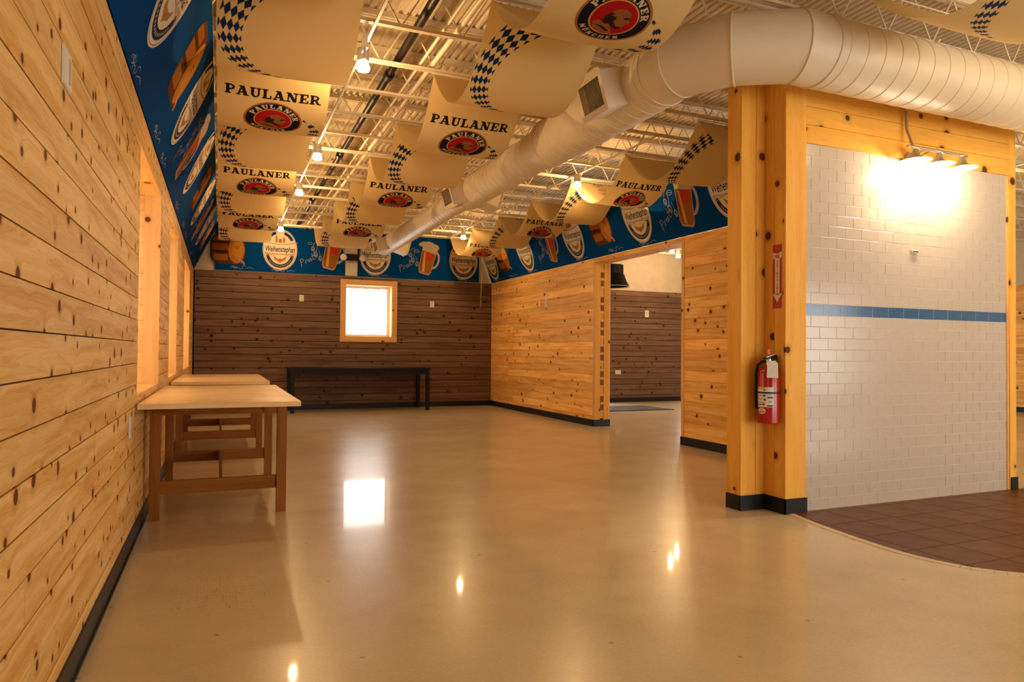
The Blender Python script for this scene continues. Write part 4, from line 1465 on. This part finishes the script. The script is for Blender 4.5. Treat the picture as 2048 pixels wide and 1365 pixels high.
two = [(0, .024, .032, .026), (0, -.024, .032, .026)]
plate('outlet', 'white wall plate high on the dark wall, on the table side of the window', (1.38, BW-0.002, 2.06), (1, 0, 0), .078, .118, two)
plate('outlet', 'white wall plate high on the dark wall, between window and pine partition', (3.872, BW-0.002, 2.03), (1, 0, 0), .082, .118, two)
plate('outlet', 'white wall plate high on the pale pine partition', (RP-0.001, 10.73, 1.945), (0, -1, 0), .09, .128, two)
plate('outlet', 'white wall plate high on the dark wall of the next room', (8.905, BW-0.002, 1.985), (1, 0, 0), .10, .15, two)
plate('outlet', 'wide white outlet low on the dark wall of the next room', (8.16, BW-0.002, 0.668), (1, 0, 0), .14, .09, [(-.03, 0, .03, .05), (.03, 0, .03, .05)])
t = plate('wall_thermostat', 'pale slotted wall plate high on the knotty pine wall', (LW+0.001, 2.44, 1.938), (0, 1, 0), .115, .118, [(0.02, 0, .018, .075)])
plate('outlet', 'white outlet low on the pine wall beside the front table', (LW+0.001, 4.22, 0.68), (0, 1, 0), .075, .118, two)

# ---- fire extinguisher
t = thing('fire_extinguisher', 'red fire extinguisher with inspection tag hung on the pine pillar', 'extinguisher', (3.512, 3.765, 0.62))
R_ = 0.071
MB().lathe([(0.0, R_-0.006), (0.006, R_), (0.345, R_), (0.375, 0.062), (0.395, 0.040), (0.402, 0.022)], (0, 0, 0), (0, 0, 1), 32).build('cylinder', M['red'], t, smooth=True)
v_ = MB().lathe([(0.40, 0.020), (0.445, 0.018), (0.45, 0.012), (0.46, 0.012)], (0, 0, 0), (0, 0, 1), 16).build('valve', M['nickel'], t, smooth=True)
MB().prism([(-0.045, -0.012, 0.452), (0.055, -0.012, 0.478), (0.055, -0.012, 0.468), (-0.03, -0.012, 0.442)], (0, 0.024, 0)).build('lever', M['black'], t)
MB().prism([(0.012, -0.012, 0.44), (0.056, -0.012, 0.474), (0.064, -0.012, 0.470), (0.064, -0.012, 0.42), (0.03, -0.012, 0.415)], (0, 0.024, 0)).build('carry_handle', M['black'], t)
MB().prism([(-0.03, -0.014, 0.455), (0.045, -0.014, 0.476), (0.045, -0.014, 0.481), (-0.03, -0.014, 0.460)], (0, 0.006, 0)).build('lever_plate', M['white'], t)
MB().tube([(0.02, -0.02, 0.43), (0.05, -0.03, 0.395)], 0.006, 8).build('gauge_stem', M['nickel'], t)
MB().lathe([(0.0, 0.016), (0.012, 0.016)], (0.035, -0.012, 0.425), (0.3, -1, 0), 14).build('gauge', M['nickel'], t)
MB().box(-0.012, 0.010, -0.004, 0.004, 0.478, 0.512).build('seal_tab', M['orange'], t)
MB().tube([(-0.005, 0.005, 0.428), (-0.034, 0.024, 0.427), (-0.057, 0.046, 0.400), (-0.064, 0.055, 0.34), (-0.064, 0.055, 0.20), (-0.062, 0.052, 0.10)], [0.009, 0.010, 0.011, 0.010, 0.009, 0.012], 10).build('hose', M['black'], t, smooth=True)
MB().lathe([(0.208, R_+0.002), (0.209, R_+0.004), (0.218, R_+0.004), (0.219, R_+0.002)], (0, 0, 0), (0, 0, 1), 32, caps=False).build('strap', M['black'], t, smooth=True)


def wrap(z0, z1, a0, a1, r, name, mat, parent=t, n_=14):
    m_ = MB()
    for i in range(n_):
        p, q = (math.radians(a0+(a1-a0)*k/n_) for k in (i, i+1))
        m_.poly([(r*math.cos(p), r*math.sin(p), z0), (r*math.cos(q), r*math.sin(q), z0), (r*math.cos(q), r*math.sin(q), z1), (r*math.cos(p), r*math.sin(p), z1)])
    return m_.build(name, mat, parent, smooth=True)


# camera sits at about -130 degrees from the cylinder
lb = wrap(0.115, 0.252, -205, -105, R_+0.0008, 'instruction_label', M['paper'])
wrap(0.238, 0.250, -204, -150, R_+0.0014, 'yellow_band', M['yellow'], lb, 8)
for z, a0, a1, h_ in ((0.228, -160, -150, .006), (0.188, -162, -150, .012), (0.160, -160, -148, .012), (0.128, -198, -172, .006), (0.129, -168, -152, .010), (0.176, -140, -110, .010), (0.120, -140, -110, .009), (0.150, -135, -115, .004), (0.200, -140, -112, .003), (0.195, -198, -172, .003), (0.168, -198, -172, .003), (0.144, -198, -172, .003)):
    wrap(z, z+h_, a0, a1, R_+0.0014, 'label_print', M['ink'], lb, 4)
ov = MB()
cz, ca = 0.088, math.radians(-172)
ring = []
for i in range(20):
    w = 2*math.pi*i/20
    a = ca+0.42*math.cos(w)
    ring.append(((R_+0.001)*math.cos(a), (R_+0.001)*math.sin(a), cz+0.022*math.sin(w)))
c0 = ((R_+0.0018)*math.cos(ca), (R_+0.0018)*math.sin(ca), cz)
for i in range(20):
    ov.poly([c0, ring[i], ring[(i+1) % 20]])
ovo = ov.build('class_sticker', M['paper'], t)
wrap(0.076, 0.086, -186, -176, R_+0.0026, 'sticker_mark', M['ink'], ovo, 3)
wrap(0.076, 0.088, -168, -158, R_+0.0026, 'sticker_mark', M['orange'], ovo, 3)
wrap(0.090, 0.102, -177, -168, R_+0.0026, 'sticker_mark', M['orange'], ovo, 3)
tgp = [Vector(p) for p in ((-0.062, -0.048, 0.318), (0.0, -0.088, 0.316), (0.014, -0.072, 0.415), (0.002, -0.062, 0.432), (-0.034, -0.036, 0.436), (-0.045, -0.036, 0.418))]
MB().prism([p+Vector((-0.010, -0.011, 0)) for p in tgp], (-0.0008, -0.0008, 0)).build('inspection_tag', M['paper'], t)
MB().tube([(-0.025, -0.059, 0.43), (0.0, 0.0, 0.448)], 0.0015, 5).build('tag_string', M['cream'], t)
for z, w in ((0.40, .8), (0.385, .7), (0.37, .75), (0.355, .7), (0.34, .75)):
    f_ = (z-0.318)/0.1
    p0 = Vector((-0.062, -0.048, 0)).lerp(Vector((-0.045, -0.036, 0)), f_)
    p1 = Vector((0.0, -0.088, 0)).lerp(Vector((0.014, -0.072, 0)), f_)
    a, b_ = p0.lerp(p1, 0.15), p0.lerp(p1, w)
    MB().prism([(a.x-.0112, a.y-.0124, z), (b_.x-.0112, b_.y-.0124, z), (b_.x-.0112, b_.y-.0124, z+.002), (a.x-.0112, a.y-.0124, z+.002)], (-0.0003, -0.0003, 0)).build('tag_print', M['steel'], t)
MB().box(0.05, 0.074, -0.015, 0.015, 0.36, 0.41).build('wall_hook', M['black'], t)

# ---- fire extinguisher sign on the inner pillar face
t = tag(link('fire_sign', None), 'red fire extinguisher sign with white down arrow on the pine pillar', 'sign')
t.matrix_world = frame_matrix((3.5845, 3.760, 1.642), (0, -1, 0), (0, 0, 1))
M['signred'] = plain('sign_red', (0.42, 0.008, 0.014), 0.4, 0, 0.02)
M['signwhite'] = plain('sign_white', (0.66, 0.58, 0.46), 0.5, 0, 0.02)
hw_, hh_ = 0.047, 0.227
MB().box(-hw_, hw_, -hh_, hh_, 0, 0.0015).build('border', M['signwhite'], t)
MB().box(-hw_+.003, hw_-.003, -hh_+.003, hh_-.003, 0.0015, 0.002).build('red_panel', M['signred'], t)
ar = MB()
z_ = 0.0024
ar.poly([(-.041, .172, z_), (0, .158, z_), (0, .118, z_), (-.022, .118, z_), (-.041, .132, z_)])
ar.poly([(.041, .172, z_), (.041, .132, z_), (.022, .118, z_), (0, .118, z_), (0, .158, z_)])
ar.poly([(-.022, .118, z_), (.022, .118, z_), (.022, -.125, z_), (-.022, -.125, z_)])
ar.poly([(-.041, -.122, z_), (.041, -.122, z_), (0, -.182, z_)])
ar.build('arrow', M['signwhite'], t)
o = link('fire_lettering', text_mesh('FIRE', 0.036, M['signred'], 0.0012), t, (0, .138, .003))
o.scale = (0.72, 1.0, 1)
for k, ch in enumerate('EXTINGUISHER'):
    link('letter', text_mesh(ch, 0.024, M['signred'], 0.0008), t, (0, .104-.0207*k, .003))
for z in (.205, -.205):
    MB().lathe([(0, .003), (.0012, .002)], (0, z, .002), (0, 0, 1), 10).build('screw', M['nickel'], t)

# ---- door mat in the next room
t = thing('door_mat', 'dark door mat on the floor of the next room', 'mat', (7.6, 11.6, 0))
MB().box(-0.9, 0.55, -0.35, 0.75, 0, 0.008).build('mat_border', M['rubber'], t)
MB().box(-0.85, 0.50, -0.30, 0.70, 0.008, 0.011).build('mat_pile', M['mat'], t)
